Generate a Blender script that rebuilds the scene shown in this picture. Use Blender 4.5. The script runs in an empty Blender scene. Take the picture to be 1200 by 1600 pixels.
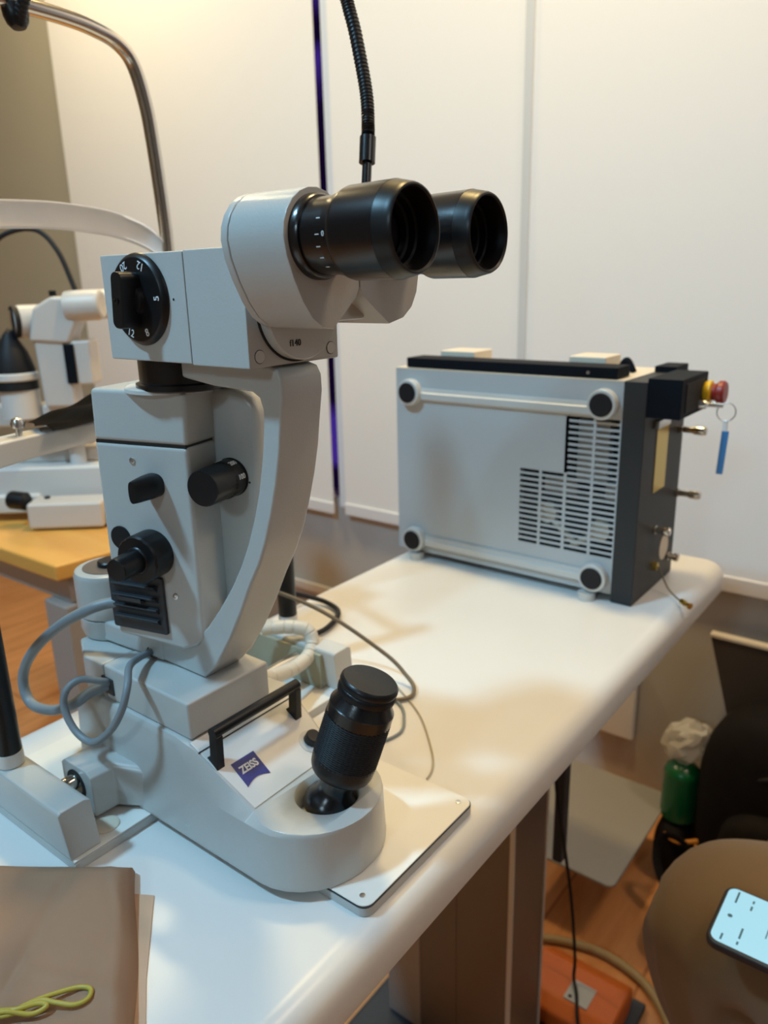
import bpy, bmesh, math, random
from mathutils import Vector, Matrix
random.seed(7)
PI = math.pi
scn = bpy.context.scene
COL = scn.collection
# ------------------------------------------------------------------ camera
# table top is z = 0, floor is z = FZ; X runs along the table, Y across it
FZ = -0.74
cam_d = bpy.data.cameras.new('camera')
cam = bpy.data.objects.new('camera', cam_d)
COL.objects.link(cam)
RT = Vector((0.61026504, -0.79185179, -0.02339485))
UPV = Vector((0.24335338, 0.15928053, 0.95677001))
BK = Vector((-0.75389371, -0.5895765, 0.28990314))
cam.matrix_world = Matrix(((RT.x, UPV.x, BK.x, 0), (RT.y, UPV.y, BK.y, 0), (RT.z, UPV.z, BK.z, 0.4), (0, 0, 0, 1)))
cam_d.sensor_fit = 'VERTICAL'
cam_d.sensor_height = 36
cam_d.lens = 27.045
cam_d.clip_start = 0.02
cam_d.dof.use_dof = True
cam_d.dof.focus_distance = 0.44
cam_d.dof.aperture_fstop = 9.5
scn.camera = cam
scn.view_settings.view_transform = 'Standard'
scn.view_settings.look = 'None'
scn.view_settings.gamma = 1
scn.view_settings.exposure = 0.0
scn.view_settings.use_curve_mapping = False
w = bpy.data.worlds.new('world')
scn.world = w
w.use_nodes = True
w.node_tree.nodes['Background'].inputs[0].default_value = (0.9, 0.92, 1, 1)
w.node_tree.nodes['Background'].inputs[1].default_value = 0.3

def lamp(name, loc, target, power, color, size, spot=None, blend=0.5):
    d = bpy.data.lights.new(name, 'SPOT' if spot else 'AREA')
    d.energy = power
    d.color = color
    if spot:
        d.spot_size = math.radians(spot)
        d.spot_blend = blend
        d.shadow_soft_size = size
    else:
        d.shape = 'DISK'
        d.size = size
    o = bpy.data.objects.new(name, d)
    COL.objects.link(o)
    o.location = loc
    o.rotation_euler = (Vector(target) - Vector(loc)).to_track_quat('-Z', 'Y').to_euler()
    return o

COOL = (0.50, 0.75, 1.0)
WARM = (1.0, 0.73, 0.43)
lamp('cool_ceiling_lamp', (-0.56, 0.95, 1.84), (0.45, 0.40, 0.1), 44, (0.36, 0.72, 1.0), 0.20)
lamp('cool_room_lamp', (-1.75, -0.1, 1.30), (0.45, 0.40, 0.1), 7, (0.60, 0.85, 1.0), 0.25)
lamp('warm_downlight', (0.95, 0.60, 1.82), (0.70, 0.55, 0.0), 15, (1.0, 0.72, 0.30), 0.16)
lamp('warm_wall_downlight', (1.05, 1.95, 1.82), (1.4, 2.0, 0.4), 13.5, (1.0, 0.79, 0.43), 0.16)
lamp('side_fill_light', (1.0, -0.6, 1.82), (0.8, 0.3, 0.0), 10, (1.0, 0.74, 0.50), 0.3)  # added fill light that brightens the faces turned to -Y
lamp('back_fill_light', (0.3, -1.5, 1.82), (1.0, 0.3, 0.3), 7, (0.95, 0.95, 0.95), 0.9)  # unseen soft fill, added behind the camera

# ------------------------------------------------------------------ materials
def mat(name, color, rough=0.5, metal=0.0, bump=0.0, bscale=400, noise=None, nscale=5, spec=0.5, emit=None, coat=0, trans=0, alpha=1, sheen=0):
    m = bpy.data.materials.new(name)
    m.use_nodes = True
    nt = m.node_tree
    b = nt.nodes['Principled BSDF']
    b.inputs['Base Color'].default_value = (*color, 1)
    b.inputs['Roughness'].default_value = rough
    b.inputs['Metallic'].default_value = metal
    b.inputs['Specular IOR Level'].default_value = spec
    b.inputs['Coat Weight'].default_value = coat
    b.inputs['Transmission Weight'].default_value = trans
    b.inputs['Alpha'].default_value = alpha
    b.inputs['Sheen Weight'].default_value = sheen
    if emit:
        b.inputs['Emission Color'].default_value = (*emit[0], 1)
        b.inputs['Emission Strength'].default_value = emit[1]
    tc = nt.nodes.new('ShaderNodeTexCoord')
    if noise is not None:
        n = nt.nodes.new('ShaderNodeTexNoise')
        n.inputs['Scale'].default_value = nscale
        n.inputs['Detail'].default_value = 4
        r = nt.nodes.new('ShaderNodeMix')
        r.data_type = 'RGBA'
        r.inputs[6].default_value = (*color, 1)
        r.inputs[7].default_value = (*noise, 1)
        nt.links.new(tc.outputs['Object'], n.inputs['Vector'])
        nt.links.new(n.outputs['Fac'], r.inputs[0])
        nt.links.new(r.outputs[2], b.inputs['Base Color'])
    if bump:
        n2 = nt.nodes.new('ShaderNodeTexNoise')
        n2.inputs['Scale'].default_value = bscale
        n2.inputs['Detail'].default_value = 2
        bp = nt.nodes.new('ShaderNodeBump')
        bp.inputs['Strength'].default_value = bump
        bp.inputs['Distance'].default_value = 0.001
        nt.links.new(tc.outputs['Object'], n2.inputs['Vector'])
        nt.links.new(n2.outputs['Fac'], bp.inputs['Height'])
        nt.links.new(bp.outputs['Normal'], b.inputs['Normal'])
    return m

M = {}
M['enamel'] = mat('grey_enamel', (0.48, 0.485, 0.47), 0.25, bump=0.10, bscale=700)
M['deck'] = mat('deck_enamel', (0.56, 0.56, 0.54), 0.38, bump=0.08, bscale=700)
M['table'] = mat('white_laminate', (0.72, 0.71, 0.69), 0.30, noise=(0.70, 0.69, 0.67), nscale=30)
M['deck_white'] = mat('deck_white', (0.70, 0.69, 0.67), 0.36, bump=0.05, bscale=700)
M['plate'] = mat('cream_plate', (0.76, 0.745, 0.70), 0.28)
M['plate_edge'] = mat('black_gasket', (0.03, 0.03, 0.03), 0.6)
M['black'] = mat('black_plastic', (0.007, 0.007, 0.008), 0.36, spec=0.35)
M['satin_black'] = mat('satin_black', (0.004, 0.004, 0.005), 0.24, bump=0.04, bscale=900, spec=0.65)
M['vent_grey'] = mat('vent_grey', (0.022, 0.026, 0.032), 0.5)
M['rubber'] = mat('black_rubber', (0.010, 0.010, 0.012), 0.55, spec=0.3)
M['matte_black'] = mat('matte_black', (0.01, 0.01, 0.01), 0.8)
M['glass'] = mat('coated_glass', (0.02, 0.015, 0.02), 0.03, coat=1)
M['chrome'] = mat('chrome', (0.62, 0.58, 0.52), 0.14, metal=1)
M['steel'] = mat('steel', (0.62, 0.62, 0.62), 0.28, metal=1)
M['gold'] = mat('brass', (0.62, 0.42, 0.10), 0.3, metal=1)
M['cable'] = mat('grey_cable', (0.20, 0.235, 0.26), 0.45)
M['white_mark'] = mat('white_print', (0.75, 0.78, 0.80), 0.5)
M['black_mark'] = mat('black_print', (0.01, 0.01, 0.01), 0.5)
M['blue'] = mat('blue_badge', (0.012, 0.028, 0.21), 0.25, coat=0.5)
M['frost'] = mat('translucent_band', (0.86, 0.83, 0.79), 0.3, noise=(0.78, 0.75, 0.71), nscale=60)
M['shell'] = mat('cream_shell', (0.60, 0.55, 0.50), 0.4)
M['leg_paint'] = mat('leg_paint', (0.36, 0.32, 0.29), 0.5)
M['white'] = mat('white_paint', (0.66, 0.645, 0.62), 0.45)
M['blind'] = mat('blind_fabric', (0.91, 0.88, 0.855), 0.9, bump=0.15, bscale=900)
M['hem'] = mat('blind_hem', (0.80, 0.79, 0.80), 0.6)
M['wall'] = mat('wall_paint', (0.52, 0.50, 0.46), 0.8, noise=(0.48, 0.46, 0.42), nscale=3)
M['beige'] = mat('beige_paint', (0.45, 0.405, 0.31), 0.8, noise=(0.43, 0.385, 0.29), nscale=4)
M['room'] = mat('room_paint', (0.30, 0.28, 0.26), 0.8, noise=(0.26, 0.25, 0.23), nscale=2)
M['ceil'] = mat('ceiling_paint', (0.55, 0.54, 0.52), 0.9)
M['night'] = mat('night_glass', (0.012, 0.006, 0.05), 0.08, emit=((0.10, 0.03, 0.55), 1.0))
M['frame_white'] = mat('window_frame_white', (0.72, 0.76, 0.84), 0.4)
M['mullion'] = mat('grey_mullion', (0.66, 0.66, 0.66), 0.5)
M['alum'] = mat('silver_panel', (0.48, 0.50, 0.51), 0.45, metal=0.1)
M['rail'] = mat('silver_rail', (0.60, 0.60, 0.58), 0.4, metal=0.2)
M['anthracite'] = mat('anthracite_panel', (0.006, 0.008, 0.012), 0.6, spec=0.08)
M['connector_grey'] = mat('connector_grey', (0.030, 0.030, 0.031), 0.5, spec=0.3)
M['inside'] = mat('dark_interior', (0.015, 0.015, 0.015), 0.8)
M['yellow'] = mat('yellow_plastic', (0.80, 0.50, 0.02), 0.35)
M['red'] = mat('red_plastic', (0.26, 0.02, 0.014), 0.4)
M['bluetag'] = mat('blue_tag', (0.05, 0.22, 0.50), 0.4)
M['beigeplastic'] = mat('beige_plastic', (0.70, 0.62, 0.50), 0.5)
M['taupe'] = mat('taupe_column', (0.17, 0.135, 0.11), 0.42, metal=0.2)
M['darkfoot'] = mat('dark_foot', (0.05, 0.055, 0.065), 0.5)
M['kraft'] = mat('kraft_paper', (0.60, 0.39, 0.26), 0.75, noise=(0.50, 0.32, 0.205), nscale=22, bump=0.8, bscale=45)
M['band'] = mat('yellow_rubber', (0.42, 0.34, 0.05), 0.45)
M['hose'] = mat('spiral_wrap', (0.60, 0.57, 0.50), 0.4)
M['fiber'] = mat('fiber_sheath', (0.16, 0.12, 0.075), 0.4)
M['clear'] = mat('thin_wire', (0.42, 0.36, 0.26), 0.4)
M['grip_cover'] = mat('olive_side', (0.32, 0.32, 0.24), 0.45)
M['khaki'] = mat('khaki_cotton', (0.20, 0.130, 0.068), 0.95, noise=(0.17, 0.11, 0.055), nscale=14, bump=0.3, bscale=1200, sheen=0.1)
M['shirt'] = mat('dark_shirt', (0.06, 0.07, 0.09), 0.9)
M['skin'] = mat('skin', (0.50, 0.30, 0.21), 0.55)
M['hair'] = mat('dark_hair', (0.02, 0.015, 0.012), 0.6)
M['phone_case'] = mat('phone_case', (0.012, 0.012, 0.014), 0.5)
M['screen'] = mat('phone_screen', (0.02, 0.03, 0.03), 0.2, emit=((0.40, 0.76, 0.90), 0.92))
M['ui'] = mat('screen_text', (0.05, 0.16, 0.24), 0.4)
M['nylon'] = mat('black_nylon', (0.006, 0.005, 0.005), 0.8, noise=(0.012, 0.010, 0.009), nscale=40, bump=0.4, bscale=500, spec=0.15)
M['bottle'] = mat('green_plastic', (0.004, 0.10, 0.03), 0.25)
M['bag'] = mat('clear_bag', (0.62, 0.58, 0.50), 0.25, alpha=0.62)
M['orange'] = mat('orange_enamel', (0.62, 0.14, 0.02), 0.4)
M['orange_trim'] = mat('orange_trim', (0.60, 0.22, 0.02), 0.6)
M['silverlabel'] = mat('silver_label', (0.45, 0.45, 0.43), 0.4)
M['darkboard'] = mat('dark_board', (0.045, 0.036, 0.030), 0.5)
M['greyplate'] = mat('grey_plate', (0.30, 0.285, 0.265), 0.32)
M['hosetan'] = mat('tan_hose', (0.42, 0.30, 0.14), 0.5)

def wood(name, c1, c2, sx, sy, plank=None, rough=0.35):
    m = mat(name, c1, rough)
    nt = m.node_tree
    b = nt.nodes['Principled BSDF']
    tc = nt.nodes.new('ShaderNodeTexCoord')
    mp = nt.nodes.new('ShaderNodeMapping')
    mp.inputs['Scale'].default_value = (sx, sy, 1)
    n = nt.nodes.new('ShaderNodeTexNoise')
    n.inputs['Scale'].default_value = 4
    n.inputs['Detail'].default_value = 8
    n.inputs['Distortion'].default_value = 0.6
    cr = nt.nodes.new('ShaderNodeValToRGB')
    cr.color_ramp.elements[0].position = 0.32
    cr.color_ramp.elements[0].color = (*c2, 1)
    cr.color_ramp.elements[1].position = 0.68
    cr.color_ramp.elements[1].color = (*c1, 1)
    nt.links.new(tc.outputs['Object'], mp.inputs['Vector'])
    nt.links.new(mp.outputs['Vector'], n.inputs['Vector'])
    nt.links.new(n.outputs['Fac'], cr.inputs['Fac'])
    out = cr.outputs['Color']
    if plank:
        br = nt.nodes.new('ShaderNodeTexBrick')
        br.inputs['Color1'].default_value = (1, 1, 1, 1)
        br.inputs['Color2'].default_value = (0.88, 0.85, 0.82, 1)
        br.inputs['Mortar'].default_value = (0.62, 0.52, 0.46, 1)
        br.inputs['Scale'].default_value = 1
        br.inputs['Mortar Size'].default_value = 0.003
        br.inputs['Brick Width'].default_value = plank[0]
        br.inputs['Row Height'].default_value = plank[1]
        mx = nt.nodes.new('ShaderNodeMix')
        mx.data_type = 'RGBA'
        mx.blend_type = 'MULTIPLY'
        mx.inputs[0].default_value = 1
        nt.links.new(tc.outputs['Object'], br.inputs['Vector'])
        nt.links.new(out, mx.inputs[6])
        nt.links.new(br.outputs['Color'], mx.inputs[7])
        out = mx.outputs[2]
    nt.links.new(out, b.inputs['Base Color'])
    return m
nt = M['night'].node_tree
tc = nt.nodes.new('ShaderNodeTexCoord')
sp3 = nt.nodes.new('ShaderNodeMapping')
sp3.inputs['Scale'].default_value = (0.6, 0.6, 3.0)
nz = nt.nodes.new('ShaderNodeTexNoise')
nz.inputs['Scale'].default_value = 1.6
cr = nt.nodes.new('ShaderNodeValToRGB')
cr.color_ramp.elements[0].position = 0.53
cr.color_ramp.elements[0].color = (0.004, 0.001, 0.012, 1)
cr.color_ramp.elements[1].position = 0.62
cr.color_ramp.elements[1].color = (0.045, 0.018, 0.22, 1)
nt.links.new(tc.outputs['Object'], sp3.inputs['Vector'])
nt.links.new(sp3.outputs['Vector'], nz.inputs['Vector'])
nt.links.new(nz.outputs['Fac'], cr.inputs['Fac'])
nt.links.new(cr.outputs['Color'], nt.nodes['Principled BSDF'].inputs['Emission Color'])
M['floor'] = wood('floor_laminate', (0.86, 0.40, 0.16), (0.68, 0.29, 0.10), 1.2, 9, (1.2, 0.19), 0.3)
M['pine'] = wood('pine_top', (0.80, 0.43, 0.10), (0.72, 0.34, 0.07), 6, 1.2, None, 0.4)

# ------------------------------------------------------------------ mesh helpers
def frame(o, z, x=None):
    z = Vector(z).normalized()
    x = Vector(x) if x is not None else (Vector((1, 0, 0)) if abs(z.x) < 0.9 else Vector((0, 1, 0)))
    x = (x - z * x.dot(z)).normalized()
    y = z.cross(x)
    o = Vector(o)
    return Matrix(((x.x, y.x, z.x, o.x), (x.y, y.y, z.y, o.y), (x.z, y.z, z.z, o.z), (0, 0, 0, 1)))

class MB:
    def __init__(s, Mx=None):
        s.bm = bmesh.new()
        s.M = Mx or Matrix()
    def box(s, a, b, bev=0, seg=3, Mx=None):
        t = bmesh.new()
        bmesh.ops.create_cube(t, size=1)
        for v in t.verts:
            v.co = Vector([a[i] + (v.co[i] + 0.5) * (b[i] - a[i]) for i in range(3)])
        s.add(t, bev, seg, Mx)
        return s
    def prism(s, pts, axis, lo, hi, bev=0, seg=3, Mx=None, ang=30):
        """pts 2-D polygon; axis 'x' -> (y,z), 'y' -> (x,z), 'z' -> (x,y)"""
        t = bmesh.new()
        def P(p, h):
            return {'x': (h, p[0], p[1]), 'y': (p[0], h, p[1]), 'z': (p[0], p[1], h)}[axis]
        A = [t.verts.new(P(p, lo)) for p in pts]
        B = [t.verts.new(P(p, hi)) for p in pts]
        n = len(pts)
        t.faces.new(A)
        t.faces.new(B)
        for i in range(n):
            t.faces.new((A[i], A[(i + 1) % n], B[(i + 1) % n], B[i]))
        s.add(t, bev, seg, Mx, ang)
        return s
    def lathe(s, prof, Mx=None, n=48, cap=True, bev=0):
        t = bmesh.new()
        rings = []
        for r, h in prof:
            if r < 1e-6:
                rings.append([t.verts.new((0, 0, h))])
            else:
                rings.append([t.verts.new((r * math.cos(2 * PI * k / n), r * math.sin(2 * PI * k / n), h)) for k in range(n)])
        for a, b in zip(rings, rings[1:]):
            if len(a) == 1 and len(b) == 1:
                continue
            for k in range(n):
                if len(a) == 1:
                    t.faces.new((a[0], b[k], b[(k + 1) % n]))
                elif len(b) == 1:
                    t.faces.new((a[k], a[(k + 1) % n], b[0]))
                else:
                    t.faces.new((a[k], a[(k + 1) % n], b[(k + 1) % n], b[k]))
        if cap:
            for rg in (rings[0], rings[-1]):
                if len(rg) > 1:
                    t.faces.new(rg)
        s.add(t, 0, 1, Mx)
        return s
    def cyl(s, p, q, r, r2=None, n=32, rim=0):
        p, q = Vector(p), Vector(q)
        L = (q - p).length
        r2 = r if r2 is None else r2
        if rim:
            prof = [(r - rim, 0), (r - rim * 0.3, rim * 0.3), (r, rim), (r2, L - rim), (r2 - rim * 0.3, L - rim * 0.3), (r2 - rim, L)]
        else:
            prof = [(r, 0), (r2, L)]
        return s.lathe(prof, frame(p, q - p), n)
    def tube(s, pts, r, n=12, sub=8, closed=False, flat=None, raw=False):
        P = [Vector(p) for p in pts]
        if not raw:
            P = spline(P, sub, closed)
        t = bmesh.new()
        rings = []
        m = len(P)
        prevx = None
        for i in range(m):
            if closed:
                d = P[(i + 1) % m] - P[i - 1]
            else:
                d = P[min(i + 1, m - 1)] - P[max(i - 1, 0)]
            d.normalize()
            if prevx is None:
                x = Vector((0, 0, 1)).cross(d)
                if x.length < 1e-3:
                    x = Vector((1, 0, 0))
            else:
                x = prevx - d * prevx.dot(d)
            x.normalize()
            prevx = x
            y = d.cross(x)
            rr = r(i / max(1, m - 1)) if callable(r) else r
            fy = flat if flat else 1
            rings.append([t.verts.new(P[i] + x * rr * math.cos(2 * PI * k / n) + y * rr * fy * math.sin(2 * PI * k / n)) for k in range(n)])
        for i in range(m if closed else m - 1):
            a, b = rings[i], rings[(i + 1) % m]
            for k in range(n):
                t.faces.new((a[k], a[(k + 1) % n], b[(k + 1) % n], b[k]))
        if not closed:
            t.faces.new(rings[0])
            t.faces.new(rings[-1])
        s.add(t, 0, 1)
        return s
    def loft(s, secs, bev=0, seg=3, ang=30):
        t = bmesh.new()
        rings = [[t.verts.new(p) for p in sc] for sc in secs]
        n = len(rings[0])
        for a, b in zip(rings, rings[1:]):
            for k in range(n):
                t.faces.new((a[k], a[(k + 1) % n], b[(k + 1) % n], b[k]))
        t.faces.new(rings[0])
        t.faces.new(rings[-1])
        bmesh.ops.remove_doubles(t, verts=t.verts, dist=1e-6)
        s.add(t, bev, seg, None, ang)
        return s
    def ball(s, c, r, sc=(1, 1, 1), u=24, v=14):
        t = bmesh.new()
        bmesh.ops.create_uvsphere(t, u_segments=u, v_segments=v, radius=r)
        for q in t.verts:
            q.co = Vector((q.co.x * sc[0] + c[0], q.co.y * sc[1] + c[1], q.co.z * sc[2] + c[2]))
        s.add(t, 0, 1)
        return s
    def add(s, t, bev, seg, Mx=None, ang=30):
        bmesh.ops.recalc_face_normals(t, faces=t.faces)
        if bev:
            es = [e for e in t.edges if len(e.link_faces) == 2 and e.calc_face_angle(0) > math.radians(ang)]
            bmesh.ops.bevel(t, geom=es, offset=bev, segments=seg, profile=0.5, affect='EDGES', clamp_overlap=True)
        if Mx is not None:
            t.transform(Mx)
        t.transform(s.M)
        me = bpy.data.meshes.new('tmp')
        t.to_mesh(me)
        t.free()
        s.bm.from_mesh(me)
        bpy.data.meshes.remove(me)
    def build(s, name, m, parent=None, label=None, sharp=38):
        me = bpy.data.meshes.new(name)
        bmesh.ops.recalc_face_normals(s.bm, faces=s.bm.faces)
        s.bm.to_mesh(me)
        s.bm.free()
        return link_mesh(me, name, m, parent, label, sharp)

def link_mesh(me, name, m, parent=None, label=None, sharp=38):
    o = bpy.data.objects.new(name, me)
    COL.objects.link(o)
    me.materials.clear()
    me.materials.append(M[m])
    for p in me.polygons:
        p.use_smooth = True
    me.set_sharp_from_angle(angle=math.radians(sharp))
    wn = o.modifiers.new('wn', 'WEIGHTED_NORMAL')
    wn.keep_sharp = True
    if parent is not None:
        # mesh is in world space: move it into the frame of its parent
        me.transform(Matrix.Translation(-wloc(parent)))
        o.parent = parent
    else:
        c = sum((v.co for v in me.vertices), Vector()) / max(1, len(me.vertices))
        c.z = min(v.co.z for v in me.vertices)
        me.transform(Matrix.Translation(-c))
        o.location = c
    if label:
        o['label'] = label
    return o

def wloc(o):
    p = Vector()
    while o is not None:
        p += o.location
        o = o.parent
    return p

def spline(P, sub=8, closed=False):
    out = []
    n = len(P)
    rng = range(n if closed else n - 1)
    for i in rng:
        if closed:
            a, b, c, d = P[i - 1], P[i], P[(i + 1) % n], P[(i + 2) % n]
        else:
            a, b, c, d = P[max(i - 1, 0)], P[i], P[i + 1], P[min(i + 2, n - 1)]
        for k in range(sub):
            t = k / sub
            out.append(0.5 * ((2 * b) + (c - a) * t + (2 * a - 5 * b + 4 * c - d) * t * t + (3 * b - a - 3 * c + d) * t ** 3))
    if not closed:
        out.append(P[-1].copy())
    return out

def thing(name, label, cat, loc, group=None):
    o = bpy.data.objects.new(name, None)
    o.empty_display_size = 0.02
    COL.objects.link(o)
    o.location = loc
    return tag(o, label, cat, group)
def tag(o, label, cat, group=None, kind=None):
    o['label'] = label
    o['category'] = cat
    if group:
        o['group'] = group
    if kind:
        o['kind'] = kind
    return o
def struct(o, label=None):
    o['kind'] = 'structure'
    return o

def text_mesh(s, size, Mx, depth=0.0002, align='CENTER', bold=0.0):
    cu = bpy.data.curves.new('txt', 'FONT')
    cu.body = s
    cu.size = size
    cu.align_x = align
    cu.align_y = 'CENTER'
    cu.extrude = depth
    cu.offset = bold
    o = bpy.data.objects.new('txt', cu)
    COL.objects.link(o)
    dg = bpy.context.evaluated_depsgraph_get()
    me = bpy.data.meshes.new_from_object(o.evaluated_get(dg))
    bpy.data.objects.remove(o)
    me.transform(Mx)
    return me
def text(name, s, size, Mx, m, parent, depth=0.0002, align='CENTER', label=None):
    return link_mesh(text_mesh(s, size, Mx, depth, align), name, m, parent, label)
def texts(name, items, m, parent, label=None):
    bm = bmesh.new()
    for s, size, Mx in items:
        me = text_mesh(s, size, Mx)
        bm.from_mesh(me)
        bpy.data.meshes.remove(me)
    me = bpy.data.meshes.new(name)
    bm.to_mesh(me)
    bm.free()
    return link_mesh(me, name, m, parent, label)
def axes(o, x, y):
    """text frame: x = reading direction, y = letter-up direction"""
    x, y = Vector(x).normalized(), Vector(y).normalized()
    z = x.cross(y).normalized()
    y = z.cross(x)
    return Matrix(((x.x, y.x, z.x, o[0]), (x.y, y.y, z.y, o[1]), (x.z, y.z, z.z, o[2]), (0, 0, 0, 1)))
def rrect(x0, y0, x1, y1, r, n=5):
    pts = []
    for cx, cy, a in ((x1 - r, y1 - r, 0), (x0 + r, y1 - r, 90), (x0 + r, y0 + r, 180), (x1 - r, y0 + r, 270)):
        for k in range(n + 1):
            t = math.radians(a + 90 * k / n)
            pts.append((cx + r * math.cos(t), cy + r * math.sin(t)))
    return pts

# ------------------------------------------------------------------ the room
WX, WY = 1.50, 3.45        # window wall, left wall
CZ = 1.86
struct(MB().box((-2.2, -2.2, FZ - 0.05), (WX + 0.12, WY + 0.1, FZ)).build('floor', 'floor'))
struct(MB().box((-2.2, -2.2, CZ), (WX + 0.12, WY + 0.1, CZ + 0.05)).build('ceiling', 'ceil'))
struct(MB().box((-2.2, WY, FZ), (WX + 0.12, WY + 0.1, CZ)).build('wall_left', 'beige'))
struct(MB().box((-2.2, -2.2, FZ), (WX + 0.12, -2.1, CZ)).build('wall_right', 'room'))
struct(MB().box((-2.2, -2.1, FZ), (-2.1, WY, CZ)).build('wall_near', 'room'))
SILL = -0.16
wb = MB()
wb.box((WX, -2.1, FZ), (WX + 0.12, WY, SILL))        # under the window
wb.box((WX, -2.1, 1.62), (WX + 0.12, WY, CZ))        # above
wb.box((WX, 2.30, SILL), (WX + 0.12, WY, 1.62))
wb.box((WX, -2.1, SILL), (WX + 0.12, -1.9, 1.62))
wallf = struct(wb.build('wall_far', 'wall'))
struct(MB().box((WX + 0.06, -1.9, SILL), (WX + 0.09, 2.30, 1.62)).build('window_1', 'night'))
struct(MB().box((WX - 0.003, 2.30, FZ), (WX, WY, CZ)).build('wall_panel_left', 'beige'))
struct(MB().box((WX - 0.013, 1.40, FZ), (WX - 0.003, WY, FZ + 0.06), 0.003).build('baseboard_far', 'white'))
struct(MB().box((-2.1, WY - 0.013, FZ), (WX - 0.013, WY, FZ + 0.06), 0.003).build('baseboard_left', 'white'))
struct(MB().box((WX - 0.012, 0.80, -0.458), (WX - 0.003, 2.28, -0.431), 0.003).build('trim_1', 'white'))
struct(MB().box((WX - 0.019, 1.2800, SILL - 0.02), (WX - 0.0002, 1.3075, 1.62), 0.003).build('trim_2', 'frame_white'))
struct(MB().box((WX - 0.026, 0.7690, SILL - 0.02), (WX - 0.0002, 0.788, 1.62), 0.003).build('trim_3', 'mullion'))

def blind(y0, y1, zb, x, label):
    t = thing('roller_blind', label, 'blind', (x, (y0 + y1) / 2, 1.7), 'white roller blinds on the window wall')
    MB().box((x - 0.0006, y0 + 0.001, zb + 0.03), (x + 0.0006, y1 - 0.001, 1.70)).build('blind_fabric', 'blind', t)
    MB().box((x - 0.005, y0, zb), (x + 0.005, y1, zb + 0.032), 0.003).build('bottom_bar', 'hem', t)
    MB().cyl((x + 0.004, y0 + 0.01, 1.72), (x + 0.004, y1 - 0.01, 1.72), 0.015).build('roller_tube', 'white', t)
    return t
blind(1.3265, 2.395, -0.203, WX - 0.02, 'white roller blind left of the purple-lit gap, behind the chrome arch')
blind(0.7840, 1.2858, -0.197, WX - 0.02, 'white roller blind between the purple-lit gap and the thin grey seam')
blind(-1.2, 0.7730, -0.190, WX - 0.02, 'white roller blind on the right, behind the red emergency stop')
WO = thing('wall_box', 'flat white wall box low on the wall beyond the table edge', 'wall box', (WX, 0.54, -0.58))
MB().box((WX - 0.020, 0.484, -0.583), (WX - 0.0035, 0.60, -0.40), 0.004).build('box_cover', 'hem', WO)

# ------------------------------------------------------------------ instrument table
tb = thing('instrument_table', 'long white rounded-edge instrument table carrying the binocular microscope and grey console', 'table', (0.735, 0.47, FZ))
# rounded table top: profile loft along X with thick bull-nosed edges
def slab(x0, x1, y0, y1, z0, z1, rc, re, n=6, m=6):
    out = []
    pts = rrect(x0, y0, x1, y1, rc, n)
    cx, cy = (x0 + x1) / 2, (y0 + y1) / 2
    secs = []
    def ring(ins, z):
        return [(p[0], p[1], z) for p in rrect(x0 + ins, y0 + ins, x1 - ins, y1 - ins, max(rc - ins, 0.002), n)]
    secs.append(ring(0.004, z0))
    secs.append(ring(0.0, z0 + 0.004))
    for k in range(m + 1):
        a = math.radians(90 * k / m)
        secs.append(ring(re * (1 - math.cos(a)), z1 - re + re * math.sin(a)))
    return secs
MB().loft(slab(-0.35, 1.127, 0.2485, 0.669, -0.042, 0.0, 0.032, 0.020)).build('table_top', 'table', tb, sharp=50)
cb = MB()
cb.box((0.735, 0.3764, FZ + 0.03), (0.826, 0.589, -0.042), 0.003)
cb.build('lift_column', 'taupe', tb)
MB().box((0.7335, 0.5270, FZ + 0.035), (0.7356, 0.5870, -0.045), 0.0005, 1).build('column_panel', 'leg_paint', tb)
MB().box((0.7342, 0.4640, FZ + 0.035), (0.7356, 0.5255, -0.045)).build('column_panel', 'taupe', tb)
MB().box((0.7325, 0.3760, FZ + 0.035), (0.7356, 0.3830, -0.042), 0.0008).box((0.822, 0.3740, FZ + 0.035), (0.8265, 0.3770, -0.042), 0.0008).build('guide_strip', 'rail', tb)
MB().box((0.950, 0.4060, -0.49), (0.970, 0.4220, -0.042), 0.002).build('cable_duct', 'darkfoot', tb)
MB().loft(slab(0.66, 0.855, 0.36, 0.63, FZ, FZ + 0.03, 0.02, 0.012)).build('floor_foot', 'darkfoot', tb)
MB().box((0.3, 0.30, -0.062), (1.0, 0.34, -0.042), 0.002).box((0.3, 0.60, -0.062), (1.0, 0.63, -0.042), 0.002).build('support_rail', 'darkfoot', tb)

# ------------------------------------------------------------------ base plate with rail covers
bp = thing('base_plate', 'thin cream T-shaped base plate with corner screws under the microscope', 'plate', (0.374, 0.40, 0))
T = []
def arc(cx, cy, r, a0, a1, n=6):
    return [(cx + r * math.cos(math.radians(a0 + (a1 - a0) * k / n)), cy + r * math.sin(math.radians(a0 + (a1 - a0) * k / n))) for k in range(n + 1)]
T += arc(0.306 + 0.008, 0.262 + 0.008, 0.008, 180, 270)
T += arc(0.441 - 0.008, 0.262 + 0.008, 0.008, 270, 360)
T += [(0.441, 0.456), (0.530, 0.456), (0.530, 0.61), (0.217, 0.61), (0.217, 0.456), (0.306, 0.456)]
MB().prism(T, 'z', 0.0, 0.0066, 0.0004, 1).build('plate_body', 'enamel', bp)
def inset(pts, d):
    cx = 0.374
    return [(p[0] + (d if p[0] < cx else -d), p[1] + (d if p[1] < 0.45 else (-d if p[1] > 0.6 else d))) for p in pts]
TF = [p for p in T if p[1] <= 0.4561 and p[0] > 0.30 and p[0] < 0.4415]
MB().prism(TF, 'z', 0.0066, 0.0075, 0.0002, 1).build('gasket', 'plate_edge', bp)
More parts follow.
